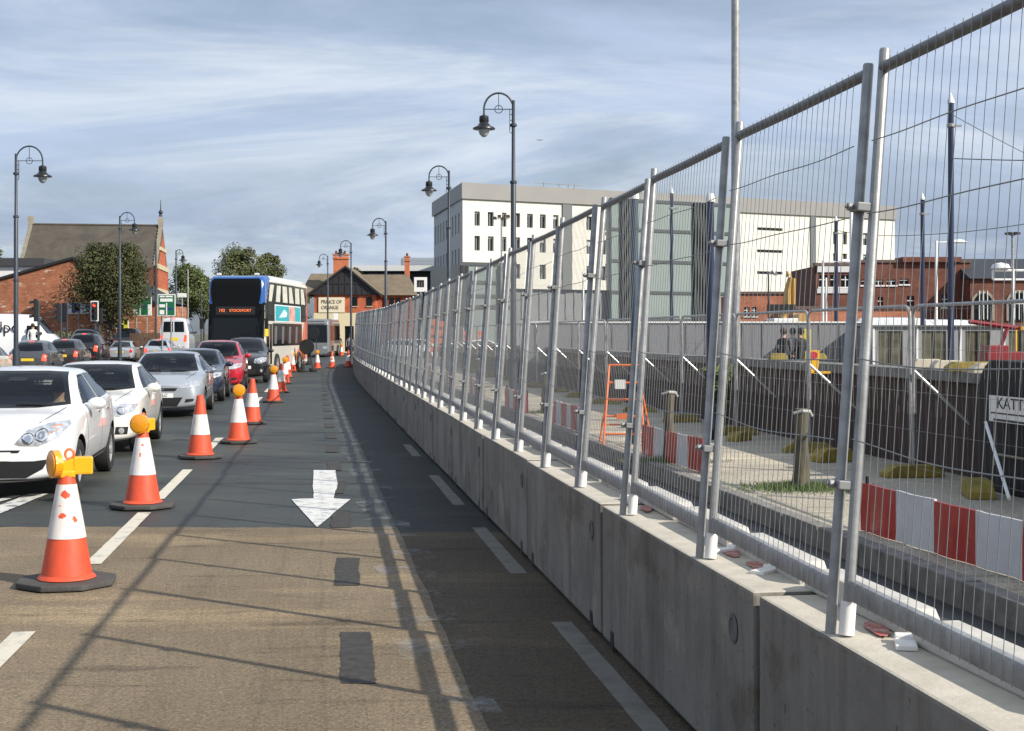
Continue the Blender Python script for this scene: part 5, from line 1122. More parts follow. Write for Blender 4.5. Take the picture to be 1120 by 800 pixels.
# ------------------------------------------------------------------ cones
RUBG = mat('cone_base_rubber', (.060, .058, .054), .85, var=.3, vscale=8, bump=.2)
def cone(label, p, lamp=None, base=.36, rz=0.0, flakes=(), H=None, tip=None, low=.36, lean=(0, 0), group='red and white cones along the closed lane'):
    H = (H or (.86 if lamp is not None else .93)); tip = tip or (.755 if lamp is not None else .70)
    t = thing('traffic_cone', label, 'traffic cone', p, rz, group)
    q = MB(); q.prism([(base*1.05*math.cos(R(22.5+45*i)), base*1.05*math.sin(R(22.5+45*i))) for i in range(8)], .012, .055); q.build('base', RUBG, t, bevel=.012)
    rr = lambda z: .19-(.19-.050)*(z-.055)/(H-.055)
    q = MB(); q.lathe([(.20, .053), (.212, .062), (.20, .078), (rr(.09), .09), (rr(low), low), (rr(tip), tip), (rr(H), H-.01), (.03, H), (.03, H-.06)], 28); q.build('cone_body', CONER, t, smooth=True)
    q = MB(); n = 90; rows = 50; prof = [low+(tip-low)*i/rows for i in range(rows+1)]; vs = []; fs = []; mi = []
    for z in prof:
        for j in range(n): a = 2*math.pi*j/n; r = rr(z)+.004; vs.append((r*math.cos(a), r*math.sin(a), z))
    q.v = vs
    for i in range(rows):
        for j in range(n):
            a = math.degrees(2*math.pi*(j+.5)/n); z = (prof[i]+prof[i+1])/2; red = 0
            for (fa, fz, fw, fh) in flakes:
                da = (a-fa+180) % 360-180
                if abs(da)/fw+abs(z-fz)/fh < 1.0+.5*noise.noise((j*.22, i*.22, fa)): red = 1
            q.f.append((i*n+j, i*n+(j+1) % n, (i+1)*n+(j+1) % n, (i+1)*n+j)); q.mi.append(red)
    q.build('reflective_sleeve', [CONEW, CONER], t, smooth=True)
    if lamp is not None:
        z = H+.0; l = MB()
        l.box((.115, 0, z+.03), (.14, .10, .13)).prism([(-.10, -.04), (.06, -.06), (.06, .09), (-.04, .06), (-.10, .10)], -.045, .045, XZ @ Matrix.Translation((0, z, 0))).box((.0, 0, z-.03), (.11, .11, .05))
        b = l.build('lamp_housing', LAMPY, t, bevel=.012); b.rotation_euler = (0, 0, lamp); ly = (R(-64) if lamp < .5 else R(-12))-lamp
        l = MB(); M = Matrix.Translation((-.085, -.015, z+.045)) @ Matrix.Rotation(ly, 4, 'Z') @ Matrix.Rotation(R(90), 4, 'X')
        l.lathe([(0, -.045), (.055, -.043), (.086, -.036), (.090, -.028), (.104, -.026), (.104, .026), (.090, .028), (.086, .036), (.055, .043), (0, .045)], 20, M); l.build('lamp_lens', LENSY, b, smooth=True)
        l = MB(); l.tube([(.02+.032*math.cos(a), 0, z+.115+.036*math.sin(a)) for a in [2*math.pi*i/12 for i in range(13)]], .011, 6, caps=False); l.build('lamp_handle', ORANGE, b, smooth=True)
    return t
fl1 = [(-92, .68, 26, .035), (-100, .53, 14, .03), (-56, .50, 13, .03), (-112, .60, 7, .012)]
cone('scuffed cone with peeling white sleeve and yellow lamp, nearest at the lower left', G(73, 640.5), lamp=0.15, base=.355, rz=.2, flakes=fl1)
cone('cone with yellow lamp on a wide dark base, second along the lane line', G(156, 555.5), lamp=1.2, base=.34, rz=.1, flakes=[(-80, .68, 12, .015), (-95, .58, 6, .03)])
cone('cone without lamp and with a long red tip, third along the lane line', G(219, 501.5), base=.32, tip=.66, rz=.4, H=.95)
cone('cone with yellow lamp, standing fourth by the silver car', G(261, 485), lamp=1.5, base=.32, rz=.2)
cone('slim cone without lamp, fifth along the line', G(276, 464), base=.30, tip=.64, H=.94, rz=.3)
cone('cone with yellow lamp, sixth along the line in front of the red car', G(299, 440.5), lamp=1.6, base=.30, rz=.1)
cone('cone without lamp right behind the sixth one, by the black car', G(307, 430), base=.3, tip=.72, rz=.5)
cone('cone with yellow lamp, eighth along the line by the bus', G(311.5, 420), lamp=1.5, base=.3, rz=.2)
cone('cone without lamp, ninth along the line by the bus side', G(314.5, 413.5), base=.3, tip=.68, H=.95, rz=.1)
cone('cone with yellow lamp in front of the round sign backs', G(320, 407), lamp=1.5, base=.3, rz=.1)
cone('cone with yellow lamp standing alone in mid lane on a pale base', G(347, 404), lamp=1.4, base=.42, rz=.3)
cone('scuffed cone without lamp between the lone lamp cone and the blocks', G(363, 403), base=.3, tip=.62, rz=.2, flakes=[(-90, .5, 60, .06)])
cone('cone without lamp against the far concrete blocks', G(381, 402), base=.3, tip=.68, H=.95, rz=.0)
cone('most distant cone, with a lamp, beyond the closed lane', Vector((XY(373.5, 118), 118, 0)), lamp=1.5, base=.3)
# round temporary signs seen from behind
for (px, Y, z, r, lab) in ((335.5, 69, 1.22, .36, 'larger'), (342.5, 84, 1.90, .36, 'farther')):
    t = thing('temporary_road_sign', f'black back of a round road sign on a frame among the cones, the {lab} one', 'road sign', (XY(px, Y), Y, 0), 0, 'round temporary signs seen from behind')
    q = MB(); q.lathe([(0, -.015), (r, -.015), (r+.012, 0), (r, .015), (0, .015)], 24, Matrix.Translation((0, 0, z)) @ Matrix.Rotation(R(90), 4, 'X')); q.build('sign_plate', BLACK, t)
    q = MB()
    for s in (-1, 1): q.tube([(s*.12, .03, z+.2), (s*.30, .0, .02)], .022, 6).tube([(s*.10, .05, z), (s*.26, .55, .02)], .02, 6)
    q.tube([(-.24, 0, .5), (.24, 0, .5)], .018, 6).tube([(-.16, .03, z-.1), (.16, .03, z-.1)], .018, 6); q.build('frame', BLACK, t)
    for s in (-1, 1): q = MB(); q.lathe([(0, 0), (.15, .01), (.18, .09), (.13, .18), (0, .2)], 10, Matrix.Translation((s*.3, .03, 0)) @ Matrix.Diagonal((1.2, .8, 1, 1))); q.build('sandbag', RUBBER, t, smooth=True)
q = MB(); q.lathe([(.28, 0), (.30, .03), (.12, .05), (.1, .4), (.06, .42), (0, .42)], 12, Matrix.Translation((0, 0, .005))); tag(q.build('bollard_base', RUBBER, loc=G(331, 407)), 'short black bollard stub beside the cones by the sign backs', 'bollard')

# ------------------------------------------------------------------ street lamps
FROST = mat('lamp_bowl', (.40, .43, .42), .15, coat=1)
def street_lamp(label, px, Y, ytop, arm, s):
    h = ZY(ytop, Y); t = thing('street_lamp', label, 'street lamp', (XY(px, Y), Y, 0), 0, 'swan-neck street lamps'); r = arm/2; hp = h-r*.55
    q = MB(); q.tube([(0, 0, 0), (0, 0, 1.3), (0, 0, 1.32), (0, 0, h*.72), (0, 0, h*.725), (0, 0, hp+.15)], [.12, .12, .085, .075, .055, .045], 12)
    for z in (1.3, h*.45, h*.72, hp-.55): q.lathe([(.07, -.05), (.10, -.03), (.10, .03), (.07, .05)], 12, Matrix.Translation((0, 0, z)))
    q.build('post', LAMPGREY, t, smooth=True)
    q = MB(); pts = [(s*r*(1-math.cos(a)), 0, hp-.1+r*1.1*math.sin(a)) for a in [math.pi*i/16 for i in range(17)]]; pts.append((s*arm, 0, hp-.28)); q.tube(pts, .028, 8)
    q.tube([(0, 0, hp-.1), (s*arm, 0, hp-.1)], .014, 6).tube([(s*r, 0, hp-.1), (s*r, 0, hp-.1+r*1.1)], .012, 6)
    q.tube([(s*r+.11*math.cos(a), 0, hp-.1+.11*math.sin(a)) for a in [2*math.pi*i/14 for i in range(15)]], .012, 5, caps=False)
    q.tube([(s*.10, 0, hp-.1), (s*.10, 0, hp-.75), (0, 0, hp-.80)], .014, 6)
    for k in range(3): q.tube([(0, 0, hp-.25-.16*k), (s*.1, 0, hp-.25-.16*k)], .012, 5)
    q.build('swan_neck', LAMPGREY, t, smooth=True)
    z = hp-.28; q = MB(); q.lathe([(.03, z+.03), (.13, z-.02), (.14, z-.16), (.12, z-.19), (.18, z-.28), (.31, z-.345), (.32, z-.385), (.20, z-.39)], 16, Matrix.Translation((s*arm, 0, 0))); b = q.build('lantern', mat('lantern_black', (.015, .017, .02), .4), t, smooth=True)
    q = MB(); q.lathe([(.16, z-.385), (.16, z-.43), (.13, z-.52), (.07, z-.59), (0, z-.62)], 16, Matrix.Translation((s*arm, 0, 0))); q.build('bowl', FROST, b, smooth=True)
street_lamp('tallest swan-neck lamp in front of the white block, lantern to the left', 561.5, 40, 107, .83, -1)
street_lamp('swan-neck lamp at the left corner of the white block', 491, 57, 185, .80, -1)
street_lamp('swan-neck lamp above the pub wing roof', 422, 80, 241, .75, -1)
street_lamp('swan-neck lamp beside the big pub chimney', 384, 104, 265, .78, -1)
street_lamp('small swan-neck lamp at the left end of the pub gable', 358.5, 128, 279.5, .78, -1)
street_lamp('swan-neck lamp at the far left edge, lantern to the right, by the van', 17.5, 50, 165, .94, 1)
street_lamp('swan-neck lamp rising out of the dark tree', 131, 80, 235, .83, 1)
street_lamp('small swan-neck lamp in front of the green trees left of the bus', 192.5, 112, 274, .55, 1)
def plain_pole(name, label, cat, px, Y, ytop, r0, r1, m, base=0.0, cap=None, group=None):
    h = ZY(ytop, Y)-base; t = thing(name, label, cat, (XY(px, Y), Y, base), 0, group)
    q = MB(); q.tube([(0, 0, 0), (0, 0, h*.35), (0, 0, h*.36), (0, 0, h)], [r0, r0, (r0+r1)/2, r1], 12); q.build('post', m, t, smooth=True)
    if cap: q = MB(); q.lathe([(r1*1.25, h-.03), (r1*1.25, h+.02), (r1*.9, h+.10), (0, h+cap)], 12); q.build('cap', STEELW, t, smooth=True)
    return t, h
plain_pole('lamp_column', 'grey column with its top out of frame, behind the mesh fence', 'lamp column', 804.5, 26, -260, .085, .075, GALV)
plain_pole('lamp_column', 'thin pale column in front of the green tree left of the bus', 'lamp column', 205.5, 105, 295, .07, .05, GALV)
plain_pole('signal_post', 'thin dark post left of the bus corner', 'post', 220, 104, 318, .05, .05, LAMPGREY)
plain_pole('lamp_column', 'grey column standing at the gable of the slate-roofed hall', 'lamp column', 170.5, 92, 262, .07, .05, LAMPGREY)
TG = 'navy tram posts beyond the fence'
def tram_pole(label, px, Y, ytop, r, base=0.0):
    t, h = plain_pole('tram_post', label, 'tram post', px, Y, ytop, r*1.15, r, NAVY, base, .30, TG)
    q = MB(); q.lathe([(r*1.3, h-.75), (r*1.5, h-.73), (r*1.5, h-.66), (r*1.3, h-.64)], 12); q.box((r*2.2, 0, h-.7), (r*3, .05, .06)); q.build('clamp_ring', GALVD, t); return t, h
tram_pole('tallest navy tram post with silver tip, toward the right edge', 1040, 42, 112, .085, TZ); tram_pole('navy tram post left of the tallest, in front of the sky', 1009, 66, 218, .095, TZ); tram_pole('navy tram post with white collar before the brick shop', 914.5, 80, 242, .11, TZ)
tram_pole('slim navy post tip above the grey-green tower', 734.5, 62, 211, .07, TZ)
t, h = plain_pole('banner_post', 'navy post on the pavement in front of the left louvre screen', 'post', 694, 21.6, 216, .062, .058, mat('navy_faded', (.05, .075, .11), .4), PZ, .06, 'two short navy posts on the pavement'); t, h = plain_pole('banner_post', 'navy post on the pavement in front of the right louvre screen', 'post', 777, 22.4, 219, .066, .060, NAVY, PZ, .06, 'two short navy posts on the pavement')
for (lab, px, Y, yt, arm, s) in (('white column with a flat lamp head between the navy posts', 1024, 54, 263.5, .85, 1), ('white column with a flat lamp head left of the brick shop', 900, 62, 285, .95, 1)):
    t, h = plain_pole('platform_lamp', lab, 'lamp', px, Y, yt, .06, .05, STEELW, TZ, None, 'white platform lamps'); q = MB(); q.tube([(-.05, 0, h-.06), (s*arm*.6, 0, h-.06)], .03, 8); q.build('arm', STEELW, t)
    q = MB(); q.lathe([(0, .12), (.2, .09), (.36, 0), (.3, -.03), (0, -.04)], 14, Matrix.Translation((s*arm, 0, h-.06)) @ Matrix.Diagonal((1, .6, 1, 1))); q.build('lamp_head', STEELW, t, smooth=True)
t, h = plain_pole('white_mast', 'tall white mast with a short bracket beside the brick shop', 'mast', 931, 72, 229, .11, .09, STEELW, TZ); q = MB(); q.tube([(0, 0, h-.2), (.7, 0, h-.2)], .04, 6); q.build('bracket', STEELW, t)
t, h = plain_pole('floodlight_mast', 'mast with a cluster of small floodlights at the right edge', 'mast', 1107.5, 74, 256, .09, .07, GALV, TZ)
for k in range(5): a = k*1.26; q = MB(); q.box((.28*math.cos(a), .28*math.sin(a), h+.02), (.2, .2, .12)); q.tube([(0, 0, h-.1), (.28*math.cos(a), .28*math.sin(a), h)], .02, 5); q.build('floodlight', BLACK, t)
t, h = plain_pole('camera_mast', 'thin mast with a small camera on top left of the digger', 'mast', 840.5, 70, 300, .06, .04, LAMPGREY, TZ); q = MB(); q.tube([(0, 0, h), (.2, 0, h+.18), (.32, 0, h+.05)], .035, 6).box((.34, 0, h), (.16, .2, .14)); q.build('camera_head', GALV, t)
t, h = plain_pole('floodlight_mast', 'mast with small brownish floodlights before the white block', 'mast', 548.5, 96, 238, .07, .06, GALV, 0)
for k in range(4): q = MB(); q.box((-.45+.3*k, 0, h-.05+.12*(k % 2)), (.24, .2, .2)); q.build('floodlight', mat('flood_brown', (.06, .045, .04), .5), t)
q = MB(); q.tube([(-.5, 0, h-.1), (.5, 0, h-.1)], .03, 6); q.build('crossbar', GALV, t)
t, h = plain_pole('white_mast', 'thin white mast right of the white block joint strip', 'mast', 638, 60, 297, .05, .035, STEELW, TZ)
plain_pole('white_mast', 'thin white mast behind the second clamp of the mesh fence', 'mast', 903.5, 56, 284+20, .045, .04, STEELW, TZ)
# white steel gantry by the floodlights
t = thing('steel_gantry', 'white steel gantry frame with a round lamp at the right edge', 'gantry', (XY(1086, 74), 74, TZ)); Yg = 74
q = MB(); zt_, zb_ = ZY(296, Yg)-TZ, ZY(306, Yg)-TZ
q.tube([(0, 0, zt_), (3.5, 0, zt_)], .07, 6).tube([(0, 0, zb_), (3.5, 0, zb_)], .06, 6).tube([(0, 0, zb_), (0, 0, zt_)], .06, 6).tube([(1.04, 0, 0), (1.04, 0, zt_)], .08, 6).tube([(3.4, 0, 0), (3.4, 0, zt_)], .08, 6); q.build('frame', STEELW, t)
q = MB(); q.lathe([(0, .3), (.4, .2), (.5, 0), (0, -.05)], 14, Matrix.Translation((.4, 0, zt_+.12))); q.build('lamp_head', STEELW, t, smooth=True)
# overhead wires
def wire(label, a, b, sag, r=.015):
    a = Vector(a); b = Vector(b); q = MB(); n = 14
    q.tube([tuple(a.lerp(b, i/n)-Vector((0, 0, sag*4*(i/n)*(1-i/n)))) for i in range(n+1)], r, 4); tag(q.build('overhead_wire', mat('wire_dark', (.03, .03, .035), .5)), label, 'wire', 'tram wires between the navy posts')
wire('thin tram wire leaving the tallest navy post to the right', P(1040, 173.5, 42), P(1180, 176, 38), .02, .014)
wire('slanting stay wire from the top of the tallest navy post', P(1042, 126, 42), P(1180, 196, 44), .05, .010)
wire('low tram wire from the middle navy post towards the right edge', P(1009, 257, 66), P(1180, 234, 60), .15, .016)
wire('low tram wire leftwards from the middle navy post', P(1009, 257, 66), P(914, 252, 80), .15, .016)

# ------------------------------------------------------------------ behind the blocks
WALLM = mat('dark_brown_wall', (.030, .017, .014), .8, col2=(.062, .038, .030), vscale=1.1, detail=8, bump=.3, bscale=14)  # dark brown mottled with a second brown
t = thing('retaining_wall', 'low dark brown retaining wall behind the pavement with a grey capping', 'wall', (0, 0, 0))
q = MB(); v0, f0 = strip(4, 96, WO, WO+.35, 1.30, 2); n = len(v0); q.add(v0, f0)
for off, a, b in ((WO, 0, 1),):
    vs = []; 
    for i in range(47): Y = 4+92*i/46; vs += [(bx(Y)+WO, Y, .0), (bx(Y)+WO, Y, 1.30)]
    q.add(vs, [(2*i, 2*i+1, 2*i+3, 2*i+2) for i in range(46)])
q.build('wall_face', WALLM, t)
q = MB()
for i in range(46):
    Y = 4+2*i+1; d = bdir(Y); q.box((bx(Y)+WO+.14, Y, 1.36), (.46, 1.985, .13), rz=math.atan2(-d.x, d.y))
q.build('capping', mat('capping_grey', (.17, .165, .155), .85, var=.25, vscale=5), t, bevel=.01)
# site mesh fence on yellow feet in front of the wall
def site_panel():
    t = thing('site_fence', 'x', 'site fence panel', (0, 0, 0), 0, 'round-topped site fence panels along the low wall')
    q = MB(); r = .12; q.tube([(0.02, 0, 0), (.02, 0, 1.88)]+[(.02+r-r*math.cos(a), 0, 1.88+r*math.sin(a)) for a in (R(30), R(60), R(90))]+[(3.42-r+r*math.sin(a), 0, 1.88+r*math.cos(a)) for a in (0, R(30), R(60))]+[(3.42, 0, 1.88), (3.42, 0, 0)], .021, 8); q.build('frame', GALV, t, smooth=True)
    q = MB()
    for i in range(26): x = .1+3.24*i/25; q.tube([(x, 0, .1), (x, 0, 1.98)], .0016, 3, caps=False)
    for z in (.12, .55, 1.0, 1.5, 1.95): q.tube([(.03, 0, z), (3.41, 0, z)], .0022, 3, caps=False)
    q.build('wire_mesh', GALVD, t)
    q = MB(); q.tube([(.02, .0, 1.25), (.06, .75, .55), (.08, .95, .30)], .019, 6); q.build('brace', mat('brace_bright', (.52, .52, .52), .4, .4), t, smooth=True)
    return t
def site_foot():
    q = MB(); q.prism([(-.36, 0), (.36, 0), (.36, .06), (.24, .14), (-.24, .14), (-.36, .06)], -.11, .11, XZ)
    return q.build('fence_foot', YELLOWP, bevel=.012)
pp = site_panel(); ff = site_foot(); HY = [16.6-3.43*2+3.43*k for k in range(20)]; FO = 5.28
for n, Y in enumerate(HY):
    t = pp if n == 0 else copy_tree(pp); Y1 = Y+3.40; a = Vector((bx(Y1)+FO, Y1, PZ)); b = Vector((bx(Y)+FO, Y, PZ)); e = b-a
    t.location = a; t.rotation_euler = (R(random.uniform(-.8, .8)), 0, math.atan2(e.y, e.x))
    t['label'] = (f'round-topped mesh site fence panel in front of the low wall, {ORD[n]} from the right' if n < 7 else 'small distant round-topped site fence panel at the left end of the low wall')
    o = ff if n == 0 else ff.copy()
    if n: link(o)
    o.location = b+Vector((0, 0, .001)); o.rotation_euler = (0, 0, math.atan2(e.y, e.x)+R(90+random.uniform(-15, 15)))
    tag(o, (f'yellow rubber foot under the site fence, {ORD[n]} from the right' if n < 7 else 'small distant yellow rubber foot under the site fence'), 'fence foot', 'yellow feet of the site fence')
for i, (Y, off, sc) in enumerate(((18.6, 5.1, .8), (22.2, 4.95, .65), (14.6, 5.1, .85))):
    o = ff.copy(); link(o); o.location = (bx(Y)+off, Y, PZ+.002); o.rotation_euler = (0, 0, .4+i*.5); o.scale = (sc, sc*1.4, sc*1.5)
    tag(o, f'bulky yellow ballast block on the pavement before the wall, {["middle", "farthest", "nearest"][i]} of three', 'ballast block', 'bulky yellow blocks on the pavement'); o.name = 'ballast_block'
# lit bits on the wall top
for i, (px, w) in enumerate(((851, .15), (893, .16), (983, .2), (1000, .2), (1015, .3), (1036, .3))):
    Y = 24 if i < 2 else 17.6; q = MB(); q.prism([(-w, 0), (w, 0), (w, .05), (w*.7, .11), (-w*.7, .11), (-w, .05)], -.1, .1, XZ)
    o = q.build('fence_foot', YELLOWP if i in (0, 1, 4) else mat('pale_foot', (.5, .45, .35), .7), bevel=.01); o.location = (bx(Y)+WO+.25, Y+.0, 1.426) if i < 2 else (XY(px, Y), Y, 1.43)
    if i < 2: o.location.x = XY(px, Y)
    if i >= 2: o.location = (bx(Y)+WO+.2, Y+(.0-.9*(i-3)), 1.427)
    tag(o, f'fence foot lying on the grey wall capping, {ORD[i]} from the left', 'fence foot', 'feet lying on the wall capping')
# red and white boards at the kerb
def boards(label, Y0, Y1, o0, o1, h=.42, seg=.62, start=0):
    c0 = Vector((bx(Y0)+KO+o0, Y0, PZ+.01)); c1 = Vector((bx(Y1)+KO+o1, Y1, PZ+.01)); e = c1-c0
    t = thing('barrier_board', label, 'barrier board', c0, math.atan2(e.y, e.x), 'red and white boards along the kerb'); n = max(2, round(e.length/seg)); s = e.length/n
    for k in range(n):
        q = MB(); pts = []
        for j in range(5):
            x = s*k+s*j/4; pts.append((x, .012*math.sin(j*1.7+k)))
        vs = [(x, y-.012, 0.0) for x, y in pts]+[(x, y-.012+.01*math.sin(x*5), h+.008*math.sin(k*2.1)) for x, y in pts]+[(x, y+.012, 0.0) for x, y in pts]+[(x, y+.012+.01*math.sin(x*5), h+.008*math.sin(k*2.1)) for x, y in pts]
        fs = [(j, j+1, 6+j, 5+j) for j in range(4)]+[(10+j, 15+j, 16+j, 11+j) for j in range(4)]+[(5+j, 6+j, 16+j, 15+j) for j in range(4)]+[(0, 5, 15, 10), (4, 14, 19, 9)]
        q.add(vs, fs); q.build('red_panel' if (k+start) % 2 == 0 else 'white_panel', REDB if (k+start) % 2 == 0 else WHITEB, t, smooth=False)
    for x in (.05, e.length-.05): q = MB(); q.tube([(x, .03, -.005), (x, .03, h+.06)], .02, 6); q.build('stake', BLACK, t)
boards('red and white barrier board nearest the camera, at the right edge', 12.05, 7.1, .30, .58, .40, .64)
boards('red and white barrier board beside the orange sign frame', 19.7, 17.0, .23, .33, .40, .54)
boards('red and white barrier board in the middle distance left of the orange frame', 26.8, 23.7, .16, .20, .42, .55)
boards('red and white barrier board, fourth from the right along the kerb', 32.6, 29.7, .10, .14, .42, .55)
boards('red and white barrier board, fifth from the right along the kerb', 40, 37, .12, .12, .42, .6); boards('red and white barrier board, sixth from the right along the kerb', 48, 45.2, .12, .12, .42, .6); boards('red and white barrier board, most distant along the kerb', 57, 54, .12, .12, .42, .6)
# orange A-frame
Yo = 21.5; t = thing('orange_sign_frame', 'bright orange folding metal frame with a white tag standing on the pavement', 'sign frame', (XY(683, Yo), Yo, PZ), R(-8))
q = MB(); H = 1.20
for s in (-1, 1): q.tube([(s*.30, -.22, 0), (s*.235, 0, H)], .020, 6)
for z in (H, H*.78, H*.57, H*.36, H*.14): q.tube([(-.30+.065*z/H, -.22*(1-z/H), z), (.30-.065*z/H, -.22*(1-z/H), z)], .018, 6)
q.build('front_frame', ORANGE, t, smooth=True); q = MB()
for s in (-1, 1): q.tube([(s*.40, .30, 0), (s*.235, .02, H*.80)], .018, 6)
q.tube([(-.37, .24, .28), (.37, .24, .28)], .016, 6); q.build('rear_frame', ORANGE, t, smooth=True)
q = MB(); q.box((-.06, -.075, H*.76), (.16, .012, .14)); q.build('tag', WHITEP, t); q = MB(); q.box((.0, -.16, H*.36), (.22, .05, .08)); q.build('latch', ORANGE, t)
# tree stump posts
LICH = mat('mossy_timber', (.055, .048, .036), .95, col2=(.15, .135, .085), vscale=7, detail=8, bump=.6, bscale=18, stretch=(1, 1, .4))
GRASS = mat('grass_blade', (.05, .10, .02), .7, col2=(.12, .17, .04), vscale=9, island=.4)
for i, (px, pb, pt_, w, lab) in enumerate(((876, 535, 447, .092, 'cut-off tree trunk post with a pale cap and a grass tuft, nearest one'), (731, 505, 427, .080, 'cut-off tree trunk post behind the striped boards by the orange frame'), (596, 452, 407, .09, 'small distant cut-off tree trunk post left of the boards'), (523, 424, 392, .09, 'most distant cut-off tree trunk post, left of the others'))):
    g = G(px, pb, PZ); H = ZY(pt_, g.y)-PZ; t = thing('trunk_post', lab, 'trunk post', g, 0, 'cut-off tree trunks on the pavement')
    q = MB(); n = 14; rings = 10; vs = []
    for k in range(rings+1):
        z = H*k/rings; 
        for j in range(n): a = 2*math.pi*j/n; r = w*(1.18-.35*min(1, z/.25) if z < .25 else .83+.05*math.sin(z*7))*(1+.16*noise.noise((math.cos(a)*2, math.sin(a)*2, z*2.2+i*5))); vs.append((r*math.cos(a)+.012*z, r*math.sin(a), z))
    q.add(vs, [(k*n+j, k*n+(j+1) % n, (k+1)*n+(j+1) % n, (k+1)*n+j) for k in range(rings) for j in range(n)]+[tuple(rings*n+j for j in range(n))]); q.build('trunk', LICH, t, smooth=True)
    q = MB(); q.tube([(-.085, -.04, H-.05), (.0, -.085, H-.02), (.09, -.03, H-.03), (.12, 0, H-.08)], .018, 6); q.build('pale_binding', mat('pale_cloth', (.42, .42, .40), .7), t, smooth=True)
    q = MB(); rng = random.Random(i)
    for k in range(2600 if i == 0 else 700):
        a = rng.uniform(0, 6.28); r = .08+abs(rng.gauss(0, .26)); x, y = r*math.cos(a)*1.25, r*math.sin(a)*.9; hh = rng.uniform(.03, .11)*max(.35, 1-r*.7); dx, dy = rng.gauss(0, .03), rng.gauss(0, .03)
        ca = rng.uniform(0, 6.28); wx, wy = .006*math.cos(ca), .006*math.sin(ca)
        q.v += [(x-wx, y-wy, 0), (x+wx, y+wy, 0), (x+dx, y+dy, hh)]; m_ = len(q.v); q.f.append((m_-3, m_-2, m_-1)); q.mi.append(0)
    tag(q.build('grass_tuft', GRASS, loc=g+Vector((0, 0, .002))), None, None, None, 'stuff')
# leaning white rod, dark hoarding with its sign
t = thing('dark_site_cover', 'large black round-cornered cover against the wall at the right edge', 'cover', (5.02, 15.4, PZ), R(-82))
q = MB(); pol = [(0, 0), (3.2, 0), (3.2, 1.35)]+[(.35-.35*math.sin(a), 1.05+.35*math.cos(a)) for a in [R(90)*i/8 for i in range(9)]]; q.prism(pol, -.05, -.55, XZ); q.build('cover', mat('black_sheet', (.008, .008, .009), .7), t, bevel=.02)
q = MB(); q.tube([(.55, -.04, .92), (3.1, -.04, .92)], .014, 6).tube([(.55, -.04, .42), (3.1, -.04, .42)], .014, 6).tube([(.55, -.04, .3), (.55, -.04, .95)], .014, 6); q.build('rail', mat('rail_dull', (.25, .22, .17), .6), t)
t2 = thing('site_sign', 'white site sign with bold black capitals on the dark cover', 'sign', (5.09, 14.88, PZ+.62), R(-82)); q = MB(); q.box((.50, -.08, .28), (1.0, .012, .27)); sg = q.build('sign_panel', WHITEP, t2)
text_mesh('sign_lettering', 'KATTS', .165, INK, sg, Matrix.Translation((.50, -.088, .335)) @ Matrix.Rotation(R(90), 4, 'X'), .002, sx=1.35); q = MB(); q.box((.5, -.088, .235), (.92, .004, .014)).box((.45, -.088, .165), (.7, .004, .022)); q.build('sign_rule', INK, sg)
q = MB(); a, b = Vector((4.95, 14.9, 1.0)), Vector((4.75, 13.2, PZ+.02)); q.tube([tuple(P(1078, 462, 14.6)), tuple(P(1104, 546, 13.4))], .018, 6); tag(q.build('white_rod', STEELW, smooth=True), 'white rod leaning against the dark cover at the right', 'rod')
# yellow tag on site fence
Yt = 20.6; t = thing('warning_tag', 'yellow site warning tag with a red disc hung on the site fence', 'sign', (XY(887, Yt)-.02, Yt-.25, ZY(408, Yt)), 0)
q = MB(); q.prism([(-.05, .0), (.05, .0), (.075, .12), (.085, .33), (-.085, .33), (-.075, .12)], .0, .03, XZ); q.box((.12, -.015, .012), (.24, .03, .035)); b = q.build('plate', mat('tag_yellow', (.78, .42, .01), .45), t, bevel=.004)
q = MB(); q.lathe([(0, 0), (.055, 0), (.055, .008), (0, .008)], 18, Matrix.Translation((0, -.032, .26)) @ Matrix.Rotation(R(90), 4, 'X')); q.build('red_disc', mat('disc_red', (.5, .03, .05), .4), b)

# ------------------------------------------------------------------ raised site: boards, cabins, digger, people
GREYH = mat('grey_hoarding', (.185, .19, .205), .6, var=.08, vscale=.8)
Yh = 46
for i in range(6):
    px0 = 575+62*i; x0, x1 = XY(px0, Yh), XY(px0+61.3, Yh); t = thing('site_hoarding', f'plain grey site hoarding board with a white top edge, {ORD[i]} from the left', 'hoarding', (x0, Yh, TZ), 0, 'grey hoarding boards on the raised site')
    h = ZY(353.5, Yh)-TZ; q = MB(); q.box2((0, 0, 0), (x1-x0, .06, h)); q.build('board', GREYH, t); q = MB(); q.box2((0, -.05, h), (x1-x0, .11, h+.05)); q.build('top_rail', STEELW, t)
    q = MB(); [q.box2((x, -.02, .02), (x+.05, -.001, h-.02)) for x in (.3, .95, 1.5)]; q.build('batten', mat('batten_grey', (.12, .125, .135), .6), t)
Yk = 44; x0, x1 = XY(953, Yk), XY(1210, Yk); t = thing('site_cabin', 'grey site cabin with dark windows and pale trim on the raised site', 'cabin', (x0, Yk, TZ))
h = ZY(358, Yk)-TZ; Wd_ = x1-x0; hs = [(.22+1.35*k, .42, .98+1.35*k, h-.12) for k in range(5)]
q = MB(); pf2 = wall_holes(q, (0, 0, .0), (1, 0, 0), Wd_, h, hs, .06); q.box2((0, .1, 0), (Wd_, 2.4, h-.005)); q.build('wall', mat('cabin_grey', (.27, .275, .28), .55, var=.08), t)
